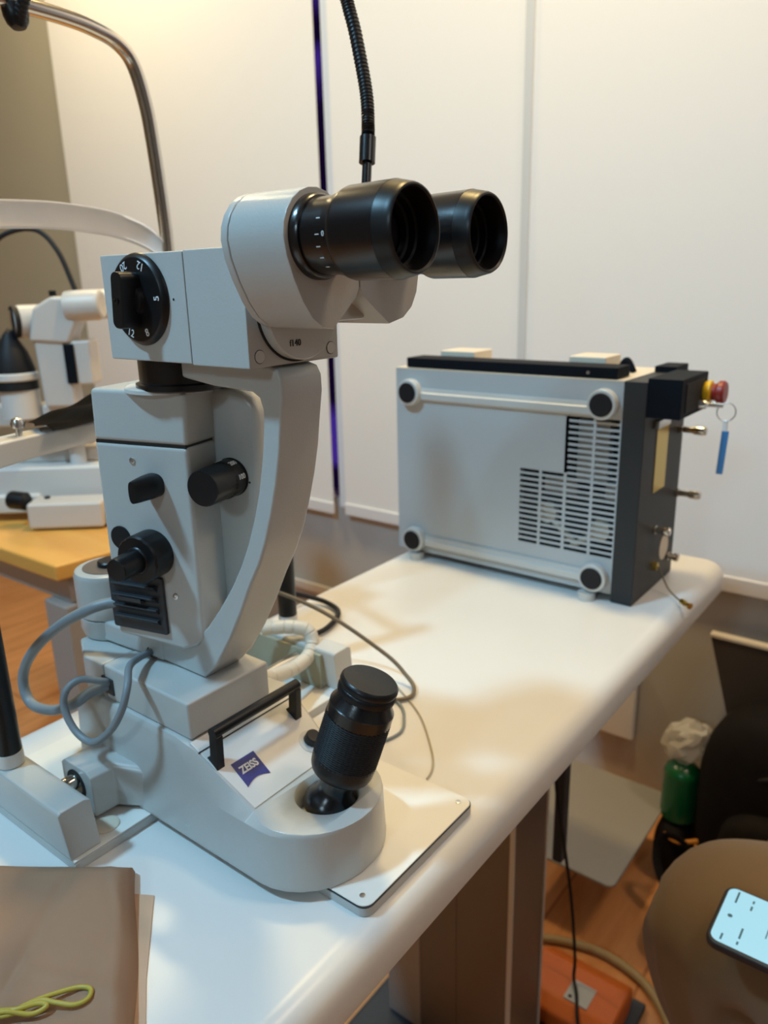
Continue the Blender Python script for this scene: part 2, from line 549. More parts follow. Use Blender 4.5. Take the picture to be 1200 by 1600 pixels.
MB().box((0.217, 0.4565, 0.0066), (0.530, 0.61, 0.0078)).build('rear_plate', 'enamel', bp)
MB().prism(inset(T, 0.0006), 'z', 0.0075, 0.0085, 0.0003, 1).build('top_sheet', 'plate', bp)
for x, y in ((0.4325, 0.272), (0.3145, 0.272)):
    MB().lathe([(0.0, 0.0080), (0.0021, 0.0080), (0.0021, 0.0089), (0.0016, 0.0091), (0, 0.0089)], Matrix.Translation((x, y, 0)), 20).build('screw', 'steel', bp)
MB().lathe([(0.0105, 0), (0.0105, 0.0008), (0.0085, 0.0018), (0, 0.002)], Matrix.Translation((0.2535, 0.474, 0.0085)), 28).build('cover_plug', 'beigeplastic', bp)
def rail_cover(x0, x1, m):
    # sloping block: wide at the bottom, narrower at the top, front end chamfered
    def sec(y, f=0):
        return [(x0, y, 0.0085), (x1, y - 0, 0.0085), (x1 - 0.003, y + f, 0.048), (x1 - 0.008, y + f, 0.0505), (x0 - 0.0025, y + f, 0.0505), (x0 - 0.0042, y + f, 0.0485)]
    c = MB().loft([sec(0.459), sec(0.4605, 0.008), sec(0.52), sec(0.61)], 0.0012, 2).build('rail_cover', m, bp)
    MB().lathe([(0, 0), (0.0018, 0), (0.0018, 0.001), (0, 0.001)], frame((x0 * 0.45 + x1 * 0.55, 0.4635, 0.040), (0, -1, 0.15)), 16).build('cover_screw', 'steel', c)
    return c
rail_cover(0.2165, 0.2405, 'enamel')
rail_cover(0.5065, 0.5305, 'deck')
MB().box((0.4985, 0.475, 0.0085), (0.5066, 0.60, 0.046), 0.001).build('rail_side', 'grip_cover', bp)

# ------------------------------------------------------------------ slit lamp microscope
SL = thing('slit_lamp_microscope', 'tall light grey binocular slit lamp with black joystick at the front of the white table', 'microscope', (0.3365, 0.41, 0.0088))
CX = 0.3365
ZB = 0.0095
DS = 0.64          # slope of the front deck
def base_sec(y, side=0.0):
    if y >= 0.335:
        wv = 0.0555
    else:
        q = max(0.0, 1 - ((0.335 - y) / 0.0505) ** 2)
        wv = 0.0555 * math.sqrt(q)
    if y >= 0.42:
        s, d, t = 0.083, 0.0500, 0.0885
        if y > 0.535:
            s, t = 0.076, 0.081
    elif y >= 0.349:
        t = min(0.0885, 0.0545 + DS * (y - 0.352))
        s = 0.0490 + (0.083 - 0.0490) * max(0, (y - 0.385) / 0.035) ** 1.2
        d = 0.0425 + 0.0090 * min(1, (y - 0.349) / 0.06)
    else:
        s, t = 0.0490, 0.0526
        f = max(0, (y - 0.330) / 0.019)
        d = wv * 0.9 if y < 0.330 else wv - 0.0042 - (0.0555 - 0.0042 - 0.0425) * min(1, f)
    wt = wv - 0.0035 * (wv / 0.0555)
    L = [(-wv, ZB), (-wv, ZB + 0.003), (-wt, s), (-d, t), (d, t), (wt, s), (wv, ZB + 0.003), (wv, ZB)]
    return [(CX + a, y, b) for a, b in L]
ys = [0.547, 0.540, 0.53, 0.50, 0.46, 0.42, 0.41, 0.40, 0.393, 0.385, 0.377, 0.369, 0.36, 0.349, 0.342, 0.335]
ys += [0.335 - 0.0504 * math.sin(math.radians(a)) for a in (12, 24, 36, 48, 58, 67, 75, 82, 87)]
base = MB().loft([base_sec(y) for y in ys]).build('instrument_base', 'enamel', SL, sharp=50)
bvm = base.modifiers.new('bv', 'BEVEL')
bvm.width = 0.0035
bvm.segments = 3
bvm.limit_method = 'ANGLE'
bvm.angle_limit = math.radians(24)
base.modifiers.move(1, 0)
# recess for the joystick, cut out with a boolean
cut = bpy.data.meshes.new('cutter')
t = bmesh.new()
bmesh.ops.create_cone(t, cap_ends=True, segments=48, radius1=0.0225, radius2=0.0245, depth=0.06)
t.to_mesh(cut)
t.free()
cutter = bpy.data.objects.new('cutter', cut)
COL.objects.link(cutter)
JX, JY = 0.3375, 0.3215
cutter.location = (JX, JY, 0.032 + 0.03)
bo = base.modifiers.new('cut', 'BOOLEAN')
bo.object = cutter
bo.operation = 'DIFFERENCE'
bpy.context.view_layer.update()
dg = bpy.context.evaluated_depsgraph_get()
newme = bpy.data.meshes.new_from_object(base.evaluated_get(dg))
base.modifiers.clear()
base.data = newme
newme.materials.clear()
newme.materials.append(M['enamel'])
for p in newme.polygons:
    p.use_smooth = True
newme.set_sharp_from_angle(angle=math.radians(40))
bpy.data.objects.remove(cutter)
MB().lathe([(0.0226, 0), (0.0226, 0.001), (0, 0.001)], Matrix.Translation((JX, JY, 0.0318)), 40).build('recess_floor', 'deck', base)
# axle housings and chrome axle
def housing(x0, x1, x2):
    h = MB()
    y0, y1 = 0.4825, 0.523
    def sec(x, z0, z1, ya, yb):
        return [(x, ya, z0), (x, yb, z0), (x, yb, z1 - 0.004), (x, yb - 0.006, z1), (x, ya + 0.006, z1), (x, ya, z1 - 0.004)]
    h.loft([sec(x0, 0.012, 0.050, y0, y1), sec(x0 + (x1 - x0) * 0.6, 0.012, 0.0495, y0 - 0.001, y1), sec(x1, 0.012, 0.047, y0 - 0.022, y1 + 0.004), sec(x2, 0.012, 0.047, y0 - 0.022, y1 + 0.004)], 0.0015, 2)
    return h.build('axle_housing', 'enamel', SL)
hs = housing(0.2515, 0.283, 0.292)
MB().lathe([(0.0120, 0), (0.0120, 0.0012), (0.0085, 0.0012), (0.0085, 0.0004)], frame((0.2520, 0.5035, 0.0335), (-1, 0, 0)), 32).build('bushing', 'matte_black', hs)
housing(0.4215, 0.390, 0.381)
MB().cyl((0.2365, 0.5035, 0.0365), (0.5025, 0.5035, 0.0365), 0.0062, rim=0.0006).build('axle', 'chrome', SL)
MB().lathe([(0, 0), (0.0022, 0), (0.0024, 0.0007), (0, 0.0009)], frame((0.2822, 0.410, 0.020), (-1, 0, 0.05)), 18).build('side_screw', 'steel', SL)
# deck: handle, seam, badge, key button
def deck(x, y, off=0.0):
    n = Vector((0, -DS, 1)).normalized()
    return Vector((x, y, 0.0545 + DS * (y - 0.352))) + n * off
dn = Vector((0, -DS, 1)).normalized()
du = Vector((0, 1, DS)).normalized()
# seam line across the deck
MB().box((0.2875, -0.0005, -0.0004), (0.385, 0.0005, 0.0009), 0, 1, axes(deck(0, 0.3962), (1, 0, 0), du)).build('deck_seam', 'black_mark', SL)
dk = MB()
P4 = [(CX - 0.0414, 0.3500), (CX + 0.0414, 0.3500), (CX + 0.0492, 0.4045), (CX - 0.0492, 0.4045)]
dk.loft([[deck(x, y, -0.0006) for x, y in P4], [deck(x, y, 0.0006) for x, y in P4]], 0.0003, 1)
dk.build('deck_panel', 'deck_white', SL)
hd = MB()
for x in (0.2940, 0.3725):
    Mx = axes(deck(x, 0.3860), (1, 0, 0), du)
    hd.loft([[(Mx @ Vector(p)) for p in ((-0.0036, -0.0065, 0), (0.0036, -0.0065, 0), (0.0036, 0.0065, 0), (-0.0036, 0.0065, 0))],
             [(Mx @ Vector(p)) for p in ((-0.0032, -0.0045, 0.004), (0.0032, -0.0045, 0.004), (0.0032, 0.005, 0.004), (-0.0032, 0.005, 0.004))],
             [(x - 0.003, 0.3790, 0.0990), (x + 0.003, 0.3790, 0.0990), (x + 0.003, 0.3870, 0.1030), (x - 0.003, 0.3870, 0.1030)]], 0.0007, 2)
hd.tube([(0.2910, 0.3835, 0.1015), (0.3755, 0.3835, 0.1015)], 0.0042, 12, raw=True)
hd.build('carry_handle', 'black', SL)
# badge: square with a lens-shaped lower edge
s = 0.0105
bpts = [(-s, s * 0.95), (-s, -s)] + [(-s + 2 * s * k / 10, -s + 0.0030 * math.sin(PI * k / 10)) for k in range(1, 10)] + [(s, -s), (s, s * 0.95)]
bM = axes(deck(0.3118, 0.3711, 0.0007), (1, -0.02, 0), du)
bd = MB().prism(bpts, 'z', 0, 0.0004, 0, 1, bM).build('maker_badge', 'blue', SL, label='blue badge with white lettering')
tm = text_mesh('ZEISS', 0.0080, Matrix.Translation((0, 0.0018, 0.0005)), 0.0002, 'CENTER', 0.00022)
for v in tm.vertices:
    v.co.x *= 0.84
tm.transform(bM)
link_mesh(tm, 'badge_lettering', 'white_mark', bd)
bk = MB().lathe([(0.0095, 0), (0.0095, 0.0006), (0.0088, 0.0008), (0, 0.0008)], frame(deck(0.3668, 0.3640, 0.0004), dn), 32).build('button_ring', 'deck', SL)
MB().lathe([(0.0060, 0.0006), (0.0060, 0.006), (0.0052, 0.0075), (0, 0.008)], frame(deck(0.3676, 0.3645, 0.0004), dn), 28).box((-0.001, -0.005, 0.006), (0.001, 0.005, 0.011), 0.0004, 2, axes(deck(0.3676, 0.3645, 0.0004), (1, 0.6, 0), dn)).build('release_button', 'black', SL)
# joystick
ja = Vector((0.1886, -0.2448, 0.9510)).normalized()
jb = Vector((JX + 0.001, JY + 0.0005, 0.0385))
JL = 0.112
J = frame(jb, ja)
js = MB()
js.lathe([(0.0, -0.007), (0.010, -0.006), (0.0165, -0.002), (0.0195, 0.004), (0.0192, 0.008), (0.0165, 0.013), (0.0130, 0.0165), (0.0123, 0.022), (0.0127, 0.030), (0.0127, 0.0330)], J, 48, cap=False)
joy = js.build('joystick', 'satin_black', SL)
MB().lathe([(0.0127, 0.0325), (0.0195, 0.0330), (0.0214, 0.0342), (0.0224, 0.0368), (0.0229, 0.0405), (0.0229, 0.0465)], J, 56, cap=False).build('grip_collar', 'black', joy)
# knurled grip
kn = bmesh.new()
NR, NH = 88, 44
rows = []
for j in range(NH + 1):
    h = 0.0450 + 0.0340 * j / NH
    rows.append([kn.verts.new(J @ Vector(((0.0233 - (0.0006 if (i % 2) else 0) - (0.0005 if (j % 2) else 0)) * math.cos(2 * PI * i / NR), (0.0233 - (0.0006 if (i % 2) else 0) - (0.0005 if (j % 2) else 0)) * math.sin(2 * PI * i / NR), h))) for i in range(NR)])
for a, b in zip(rows, rows[1:]):
    for i in range(NR):
        kn.faces.new((a[i], a[(i + 1) % NR], b[(i + 1) % NR], b[i]))
mb = MB()
mb.add(kn, 0, 1)
mb.build('knurled_grip', 'rubber', joy, sharp=60)
MB().lathe([(0.0228, 0.0788), (0.0228, 0.0875), (0.0220, 0.0885), (0.0180, 0.0955), (0.0180, 0.0962)], J, 56, cap=False).build('upper_collar', 'satin_black', joy)
rg = bmesh.new()
prof = [(0.0182, 0.0955), (0.0202, 0.0962), (0.0205, 0.0985), (0.0205, 0.1005), (0.0196, 0.1015)]
NN = 96
rows = []
for r, h in prof:
    rows.append([rg.verts.new(J @ Vector(((r - (0.0005 if i % 2 else 0)) * math.cos(2 * PI * i / NN), (r - (0.0005 if i % 2 else 0)) * math.sin(2 * PI * i / NN), h))) for i in range(NN)])
for a, b in zip(rows, rows[1:]):
    for i in range(NN):
        rg.faces.new((a[i], a[(i + 1) % NN], b[(i + 1) % NN], b[i]))
mb = MB()
mb.add(rg, 0, 1)
mb.build('knurled_ring', 'black', joy, sharp=60)
MB().lathe([(0.0190, 0.1005), (0.0197, 0.1020), (0.0205, 0.1040), (0.0203, 0.1062), (0.0188, 0.1078), (0.0120, 0.1085), (0, 0.1088)], J, 56).build('trigger_cap', 'black', joy)
# block on the base
bl = MB()
bl.box((0.289, 0.405, 0.0885), (0.367, 0.508, 0.1182), 0.0022, 3)
blk = bl.build('height_block', 'enamel', SL)
MB().prism([(0.289, 0.509), (0.367, 0.509), (0.367, 0.555), (0.355, 0.57), (0.305, 0.565), (0.289, 0.535)], 'z', 0.082, 0.1175, 0.002, 3).build('block_rear', 'enamel', blk)
MB().box((0.2878, 0.496, 0.094), (0.2905, 0.511, 0.108), 0.0008).build('cable_port', 'vent_grey', blk)
# C-shaped microscope arm
arm_out = [(0.4600, 0.3525), (0.335, 0.3525), (0.3275, 0.3505), (0.3242, 0.345), (0.3240, 0.335), (0.3266, 0.3195), (0.3295, 0.300), (0.3338, 0.2811), (0.340, 0.2600), (0.3474, 0.2394), (0.3550, 0.2230), (0.3655, 0.2054), (0.377, 0.183), (0.3909, 0.1589), (0.408, 0.1340), (0.4235, 0.1190), (0.432, 0.1188), (0.50, 0.1188), (0.53, 0.1188)]
arm_in = [(0.53, 0.1400), (0.50, 0.1390), (0.468, 0.1380), (0.448, 0.1385), (0.430, 0.1490), (0.4144, 0.1629), (0.399, 0.1810), (0.3838, 0.2013), (0.373, 0.2185), (0.3641, 0.2361), (0.3565, 0.2550), (0.3507, 0.2729), (0.3450, 0.297), (0.3417, 0.3181), (0.3415, 0.326), (0.344, 0.333), (0.3500, 0.3362), (0.360, 0.3366), (0.3837, 0.3375), (0.4089, 0.3405), (0.4604, 0.3485)]
arm = MB().prism(arm_out + arm_in, 'x', 0.3200, 0.3560, 0.0022, 3, ang=50).build('microscope_arm', 'enamel', SL, sharp=50)
MB().prism([(0.3185, 0.470), (0.3580, 0.470), (0.362, 0.56), (0.312, 0.56)], 'z', 0.1186, 0.1370, 0.003, 3).build('arm_foot', 'enamel', arm)
MB().lathe([(0, -0.004), (0.0042, -0.004), (0.0042, 0.003), (0, 0.003)], frame((0.3205, 0.4856, 0.1235), (-1, -0.2, 0)), 18).build('cable_gland', 'black', arm)
# pivot bearing behind the tower
pv = MB().lathe([(0.026, 0.1186), (0.028, 0.125), (0.028, 0.1350), (0.0265, 0.136)], Matrix.Translation((0.335, 0.557, 0)), 48).build('pivot_lower', 'enamel', SL)
MB().lathe([(0.0282, 0.1368), (0.0286, 0.142), (0.0286, 0.170), (0.0272, 0.174), (0.025, 0.175), (0, 0.175)], Matrix.Translation((0.335, 0.557, 0)), 48).box((0.32, 0.48, 0.14), (0.352, 0.557, 0.172), 0.002).build('pivot_upper', 'enamel', SL)
MB().lathe([(0.021, 0), (0.021, 0.0008), (0, 0.0008)], Matrix.Translation((0.335, 0.557, 0.1748)), 40).build('pivot_disc', 'taupe', SL)
MB().lathe([(0.0105, 0), (0.0105, 0.0035), (0.0095, 0.0045), (0, 0.0045)], Matrix.Translation((0.337, 0.557, 0.1754)), 32).build('pivot_cap', 'black', SL)

# microscope head
hx0, hx1 = 0.3000, 0.3765
head = MB().box((hx0, 0.3785, 0.3535), (hx1, 0.461, 0.4185), 0.0012, 2).build('magnifier_housing', 'enamel', SL)
hf = MB().box((hx0, 0.3280, 0.3528), (hx1, 0.3781, 0.4189), 0.0012, 2).build('tube_housing', 'enamel', SL)
MB().box((hx0 + 0.001, 0.378, 0.3545), (hx1 - 0.001, 0.379, 0.4175)).build('housing_seam', 'black_mark', SL)
MB().lathe([(0.010, 0), (0.010, 0.0012), (0.009, 0.0018), (0, 0.0018)], Matrix.Translation((0.337, 0.405, 0.4185)), 32).build('top_cap', 'deck', head)
for x, z in ((0.3082, 0.3592), (0.3690, 0.3595)):
    MB().lathe([(0.0040, 0), (0.0040, 0.00025), (0, 0.00025)], frame((x, 0.3281, z), (0, -1, 0)), 24).build('cover_ring', 'black_mark', hf)
    MB().lathe([(0.0036, 0), (0.0036, 0.0005), (0, 0.0005)], frame((x, 0.3280, z), (0, -1, 0)), 24).build('screw_cover', 'deck', hf)
# turning plate with focal mark
tp = MB().lathe([(0.0312, 0.0), (0.0312, 0.0012)], frame((0.3385, 0.3282, 0.3852), (0, -1, 0)), 64).build('plate_shadow_gap', 'matte_black', SL)
tp = MB().lathe([(0.0300, 0.0), (0.0300, 0.0068), (0.0292, 0.0076), (0, 0.0076)], frame((0.3385, 0.3282, 0.3852), (0, -1, 0)), 64).build('turning_plate', 'enamel', SL)
text('focal_mark', 'f140', 0.0054, axes((0.3300, 0.3204, 0.3655), (1, 0, 0), (0, 0, 1)), 'black_mark', tp)
# binocular body: two mirrored lobes
EX, EX2, EZ = 0.3048, 0.3708, 0.4209
mid = (EX + EX2) / 2
def lobe(sg):
    ex = EX if sg > 0 else EX2
    def X(v):
        return v if sg > 0 else 2 * mid - v
    pts = []
    for k in range(13):
        a = math.radians(-10 + 190 * k / 12)
        pts.append((ex + 0.0238 * math.cos(a) * sg, EZ + 0.0238 * math.sin(a)))
    pts += [(X(0.2826), 0.412), (X(0.2868), 0.401), (X(0.2925), 0.390), (X(0.2990), 0.3815), (X(0.306), 0.3768), (X(0.3150), 0.3752)]
    if sg < 0:
        del pts[-6:]
        pts += [(X(0.2816), 0.412), (X(0.2822), 0.402), (X(0.2845), 0.392), (X(0.2895), 0.3838), (X(0.2980), 0.3780), (X(0.3120), 0.3752)]
    pts += [(X(mid - 0.0035), 0.3905), (X(mid - 0.0005), 0.396), (X(mid - 0.0005), 0.409)]
    return pts
bin_ = None
for sg in (1, -1):
    o = MB().prism(lobe(sg), 'y', 0.2770, 0.3165, 0.0005, 2, ang=50).build('binocular_lobe', 'enamel', SL, sharp=26)
def whole(grow=0.0):
    pts = []
    L = lobe(1)
    R_ = lobe(-1)
    # outline: left outer side up over the left circle, across, right circle, down
    left = [p for p in L[:19]]
    pts = left[::-1]            # from bottom apex up the outside, over the circle, to the inner side
    right = R_[:19]
    pts += right
    return pts
MB().prism(whole(), 'y', 0.3172, 0.3225, 0.0008, 2, ang=40).build('binocular_back_plate', 'enamel', SL, sharp=45)
MB().box((mid - 0.02, 0.29, 0.378), (mid + 0.02, 0.3165, 0.43), 0.002).build('binocular_bridge', 'enamel', SL)
def eyepiece(ex):
    F = frame((ex, 0.2790, EZ), (0, -1, 0.012))
    e = MB().lathe([(0.0205, 0), (0.0208, 0.0015), (0.0208, 0.0055), (0.0196, 0.0072), (0.0183, 0.0074)], F, 56, cap=False).build('eyepiece', 'satin_black', SL)
    MB().lathe([(0.0186, 0.0066), (0.0186, 0.0205), (0.0193, 0.0208), (0.0196, 0.0255)], F, 56, cap=False).build('diopter_ring', 'satin_black', e, sharp=20)
    MB().lathe([(0.0196, 0.0255), (0.0209, 0.0262), (0.0214, 0.0272), (0.0219, 0.0290), (0.0222, 0.0540)], F, 64, cap=False).build('eyecup_barrel', 'satin_black', e, sharp=18)
    MB().lathe([(0.0221, 0.0540), (0.0220, 0.0545), (0.0209, 0.0598), (0.0206, 0.0603), (0.0205, 0.0618), (0.0198, 0.0631), (0.0190, 0.0633), (0.0182, 0.0624), (0.0178, 0.0595),
                (0.0172, 0.0560), (0.0172, 0.0520), (0.0158, 0.0515), (0.0155, 0.0480), (0.0140, 0.0475), (0.0138, 0.0440)], F, 64, cap=False).build('eyecup_rim', 'black', e, sharp=28)
    MB().lathe([(0.0139, 0.0430), (0.0100, 0.0441), (0.005, 0.0446), (0, 0.0448)], F, 40).build('eye_lens', 'glass', e)
    return e, F
e1, F1 = eyepiece(EX)
e2, F2 = eyepiece(EX2)
tk = MB()
for a in (-0.28, 0.12, 0.42, 0.72, 1.02):
    ang = PI + a
    # ticks on the side facing left (-X), spread downwards
    p = Vector((-math.cos(a - 0.12), 0, -math.sin(a - 0.12)))
    o = Vector((EX, 0.2600, EZ)) + p * 0.01875
    tk.box((-0.0012, -0.00022, -0.0001), (0.0012, 0.00022, 0.0001), 0, 1, axes(o, (0, -1, 0.012), p.cross(Vector((0, -1, 0))).normalized()))
tk.build('diopter_ticks', 'white_mark', e1)
p = Vector((-math.cos(0.0), 0, -math.sin(0.0)))
text('diopter_zero', '0', 0.0034, axes(Vector((EX, 0.2555, EZ)) + p * 0.01955, (0, -1, 0), (0, 0, 1)), 'white_mark', e1)

# magnification dial
DY, DZ = 0.4215, 0.3912
DF = frame((hx0, DY, DZ), (-1, 0, 0), (0, -1, 0))       # local x = towards the viewer's right (-Y), local y = up? fixed below
dl = MB().lathe([(0.0275, 0), (0.0278, 0.0006), (0.0272, 0.0022), (0.0255, 0.0040), (0.0245, 0.0044), (0, 0.0044)], DF, 64).build('magnification_dial', 'black', SL)
its = []
for sx_, ang in (('20', 113), ('12', 66), ('5', 2), ('8', -66), ('12', -112)):
    a = math.radians(ang)
    rad = Vector((0, -math.cos(a), math.sin(a)))
    c = Vector((hx0 - 0.0046, DY, DZ)) + rad * 0.0215
    upv = -rad
    xd = Vector((-1, 0, 0)).cross(upv) * -1
    xd = upv.cross(Vector((-1, 0, 0)))
    its.append((sx_, 0.0068, axes(c, xd, upv)))
texts('dial_numerals', its, 'white_mark', dl)
hb = MB()
hb.prism(rrect(-0.0055, -0.0168, 0.0055, 0.0168, 0.0045, 5), 'z', 0.004, 0.0178, 0.0012, 2, axes((hx0, DY, DZ), (0, -1, -0.10), (0, -0.10, 1)))
hb.lathe([(0.0098, 0.004), (0.0092, 0.0075), (0.006, 0.009)], DF, 32)
grip = hb.build('dial_grip', 'black', dl)
MB().lathe([(0.0024, 0.0176), (0.0024, 0.0184), (0.0015, 0.0184), (0.0012, 0.0179), (0, 0.0179)], DF, 20).build('dial_screw', 'satin_black', grip)
MB().lathe([(0.0008, 0), (0.0008, 0.00015), (0, 0.00015)], frame((hx0, 0.3898, 0.3912), (-1, 0, 0)), 14).build('index_dot', 'black_mark', head)
# black neck under the head
MB().lathe([(0.030, 0.3315), (0.0315, 0.3325), (0.0315, 0.3360), (0.0288, 0.3370), (0.0288, 0.3540)], Matrix.Translation((0.3375, 0.437, 0)), 56).build('neck_ring', 'satin_black', SL)

# illumination / laser tower, swung 14 degrees about the upright axis
th = math.radians(14)
TN = Vector((-math.cos(th), -math.sin(th), 0))
TU = Vector((-math.sin(th), math.cos(th), 0))
P0 = Vector((0.30, 0.43, 0))
TK = 1.04                                             # size of the tower drawing
P0 = Vector((0.312, 0.4472, 0))
TW = Matrix(((TU.x * TK, TN.x * TK, 0, P0.x), (TU.y * TK, TN.y * TK, 0, P0.y), (0, 0, TK, -0.016), (0, 0, 0, 1)))   # local x = u, y = n (out of the face)
low = MB(TW)
pts = [(-0.0290, 0.163), (-0.022, 0.155), (-0.010, 0.150), (0.049, 0.1535), (0.0482, 0.2984), (-0.0300, 0.2984)]
low.prism(pts, 'y', -0.056, 0.0, 0.0032, 4)
tower = low.build('tower_body', 'enamel', SL)
MB(TW).prism([(-0.0300, 0.2989), (0.0480, 0.2989), (0.0465, 0.3345), (-0.0315, 0.3345)], 'y', -0.056, 0.0, 0.0032, 4).build('tower_cap', 'enamel', SL)
MB(TW).box((-0.0285, -0.055, 0.2972), (0.0468, -0.0008, 0.2996)).build('tower_seam', 'black_mark', SL)
MB().lathe([(0.0335, 0.3300), (0.0335, 0.3325), (0.032, 0.3335)], Matrix.Translation((0.3375, 0.447, 0)), 48).build('tower_collar', 'deck', SL)
pan = [(-0.060, 0.215), (-0.030, 0.166), (-0.012, 0.156), (0.01, 0.156), (0.01, 0.3335), (-0.046, 0.3335), (-0.056, 0.3310), (-0.064, 0.3230), (-0.066, 0.310)]
lampb = MB(TW).prism(pan, 'y', -0.058, -0.030, 0.005, 5).build('lamp_housing', 'enamel', SL)
KU, KZ = -0.0418, 0.2728
MB(TW).cyl((KU, -0.0305, KZ), (KU, -0.0290, KZ), 0.0135).build('knob_collar', 'matte_black', lampb)
nk = bmesh.new()
rows = []
NN = 60
for r, h in ((0.0126, -0.0290), (0.0130, -0.0280), (0.0130, -0.0190), (0.0124, -0.0180), (0.0124, 0.0020), (0.0119, 0.0032), (0.0112, 0.0035)):
    rows.append([nk.verts.new(TW @ Vector((KU + (r - (0.0005 if (i % 2 and -0.0185 < h < 0.0025) else 0)) * math.cos(2 * PI * i / NN), h, KZ + (r - (0.0005 if (i % 2 and -0.0185 < h < 0.0025) else 0)) * math.sin(2 * PI * i / NN)))) for i in range(NN)])
for a, b in zip(rows, rows[1:]):
    for i in range(NN):
        nk.faces.new((a[i], a[(i + 1) % NN], b[(i + 1) % NN], b[i]))
nk.faces.new(rows[-1])
mb = MB()
mb.add(nk, 0, 1)
fk = mb.build('spot_size_knob', 'black', lampb, sharp=50)
its = []
for s_, ang in (('200', 62), ('100', 12), ('50', 112)):
    a = math.radians(ang)
    rad = (-TU) * math.cos(a) + Vector((0, 0, 1)) * math.sin(a)
    c = TW @ Vector((KU, -0.0236, KZ)) + rad * 0.01305 * TK
    xd = -TN
    its.append((s_, 0.0052, axes(c, xd, rad.cross(xd))))
texts('knob_numerals', its, 'white_mark', fk)
MB(TW).lathe([(0.0008, 0), (0.0008, 0.0002), (0, 0.0002)], frame((-0.0560, -0.0300, 0.2700), (0, 1, 0)), 14).build('knob_dot', 'black_mark', lampb)
# lever on the tower face
fkn = MB(TW)
secs = []
for h, a, b in ((0.0, 0.0086, 0.0082), (0.004, 0.0086, 0.0082), (0.0080, 0.0080, 0.0082), (0.0200, 0.0034, 0.0078), (0.0220, 0.0028, 0.0074)):
    secs.append([(0.0 + a * math.copysign(abs(math.cos(2 * PI * k / 32)) ** 0.8, math.cos(2 * PI * k / 32)), h, 0.2712 + b * math.copysign(abs(math.sin(2 * PI * k / 32)) ** 0.8, math.sin(2 * PI * k / 32))) for k in range(32)])
fkn.loft(secs)
fkn.build('filter_knob', 'black', tower, sharp=40)
MB(TW).lathe([(0.0085, 0), (0.0085, 0.0012), (0.0075, 0.0016), (0, 0.0016)], frame((0.0345, 0, 0.2300), (0, 1, 0)), 32).build('sensor_disc', 'rubber', tower)
bkn = bmesh.new()
rows = []
NN = 48
for r, h in ((0.0168, 0.0), (0.0170, 0.001), (0.0170, 0.0165), (0.0160, 0.0180), (0.0100, 0.0182)):
    rows.append([bkn.verts.new(TW @ Vector((0.0068 + (r - (0.0007 if (i % 8 == 0 and h > 0.0005) else 0)) * math.cos(2 * PI * i / NN), h, 0.2222 + (r - (0.0007 if (i % 8 == 0 and h > 0.0005) else 0)) * math.sin(2 * PI * i / NN)))) for i in range(NN)])
for a, b in zip(rows, rows[1:]):
    for i in range(NN):
        bkn.faces.new((a[i], a[(i + 1) % NN], b[(i + 1) % NN], b[i]))
mb = MB()
mb.add(bkn, 0, 1)
bkk = mb.build('slit_width_knob', 'black', tower, sharp=30)
MB(TW).lathe([(0.0102, 0.017), (0.0098, 0.0182), (0.0086, 0.0190), (0.0080, 0.0370), (0.0074, 0.0378), (0, 0.0380)], frame((0.0068, 0, 0.2222), (0, 1, 0)), 28).build('knob_stem', 'black', bkk)
vt = MB(TW)
vt.prism(rrect(0.0010, 0.1605, 0.0500, 0.2040, 0.002, 3), 'y', 0.0, 0.0022, 0.0005, 1)
vent = vt.build('vent_panel', 'vent_grey', tower)
vs = MB(TW)
for z in (0.1672, 0.1755, 0.1838, 0.1925):
    vs.prism([(0.0018, z), (0.0055, z + 0.004), (0.0050, z + 0.0048), (0.0, z + 0.0048)], 'x', 0.0065, 0.0455, 0, 1)
vs.build('vent_louver', 'vent_grey', vent)
MB(TW).prism([(0.002, 0.1838), (0.0075, 0.1850), (0.0080, 0.1880), (0.0072, 0.1880), (0.0066, 0.1860), (0.002, 0.1848)], 'x', 0.0175, 0.0385, 0, 1).build('vent_catch', 'vent_grey', vent)
for u_, z in ((0.0163, 0.2866), (-0.0080, 0.1913)):
    MB(TW).lathe([(0, 0), (0.0024, 0), (0.0022, 0.0007), (0.0012, 0.0009), (0.001, 0.0005), (0, 0.0005)], frame((u_, 0, z), (0, 1, 0)), 20).build('face_screw', 'steel', tower)
# cables of the microscope
MB().tube([(0.304, 0.490, 0.1690), (0.298, 0.5000, 0.1685), (0.287, 0.5135, 0.1635), (0.278, 0.5467, 0.1434), (0.27, 0.5792, 0.1148), (0.266, 0.5941, 0.0885), (0.264, 0.5836, 0.0702), (0.264, 0.5508, 0.0746), (0.268, 0.5213, 0.0886), (0.278, 0.5115, 0.0979), (0.291, 0.5045, 0.1005)], 0.0042, 14).build('lamp_cable', 'cable', SL)
MB().tube([(0.319, 0.4850, 0.1235), (0.302, 0.4775, 0.1272), (0.285, 0.4646, 0.1309), (0.272, 0.4491, 0.1261), (0.264, 0.4475, 0.111), (0.26, 0.4596, 0.0919), (0.258, 0.4825, 0.0746), (0.256, 0.5015, 0.0784), (0.256, 0.5131, 0.0946), (0.26, 0.513, 0.1075), (0.27, 0.5091, 0.113), (0.282, 0.502, 0.1085), (0.291, 0.502, 0.103)], 0.0028, 12).build('slit_cable', 'cable', SL)

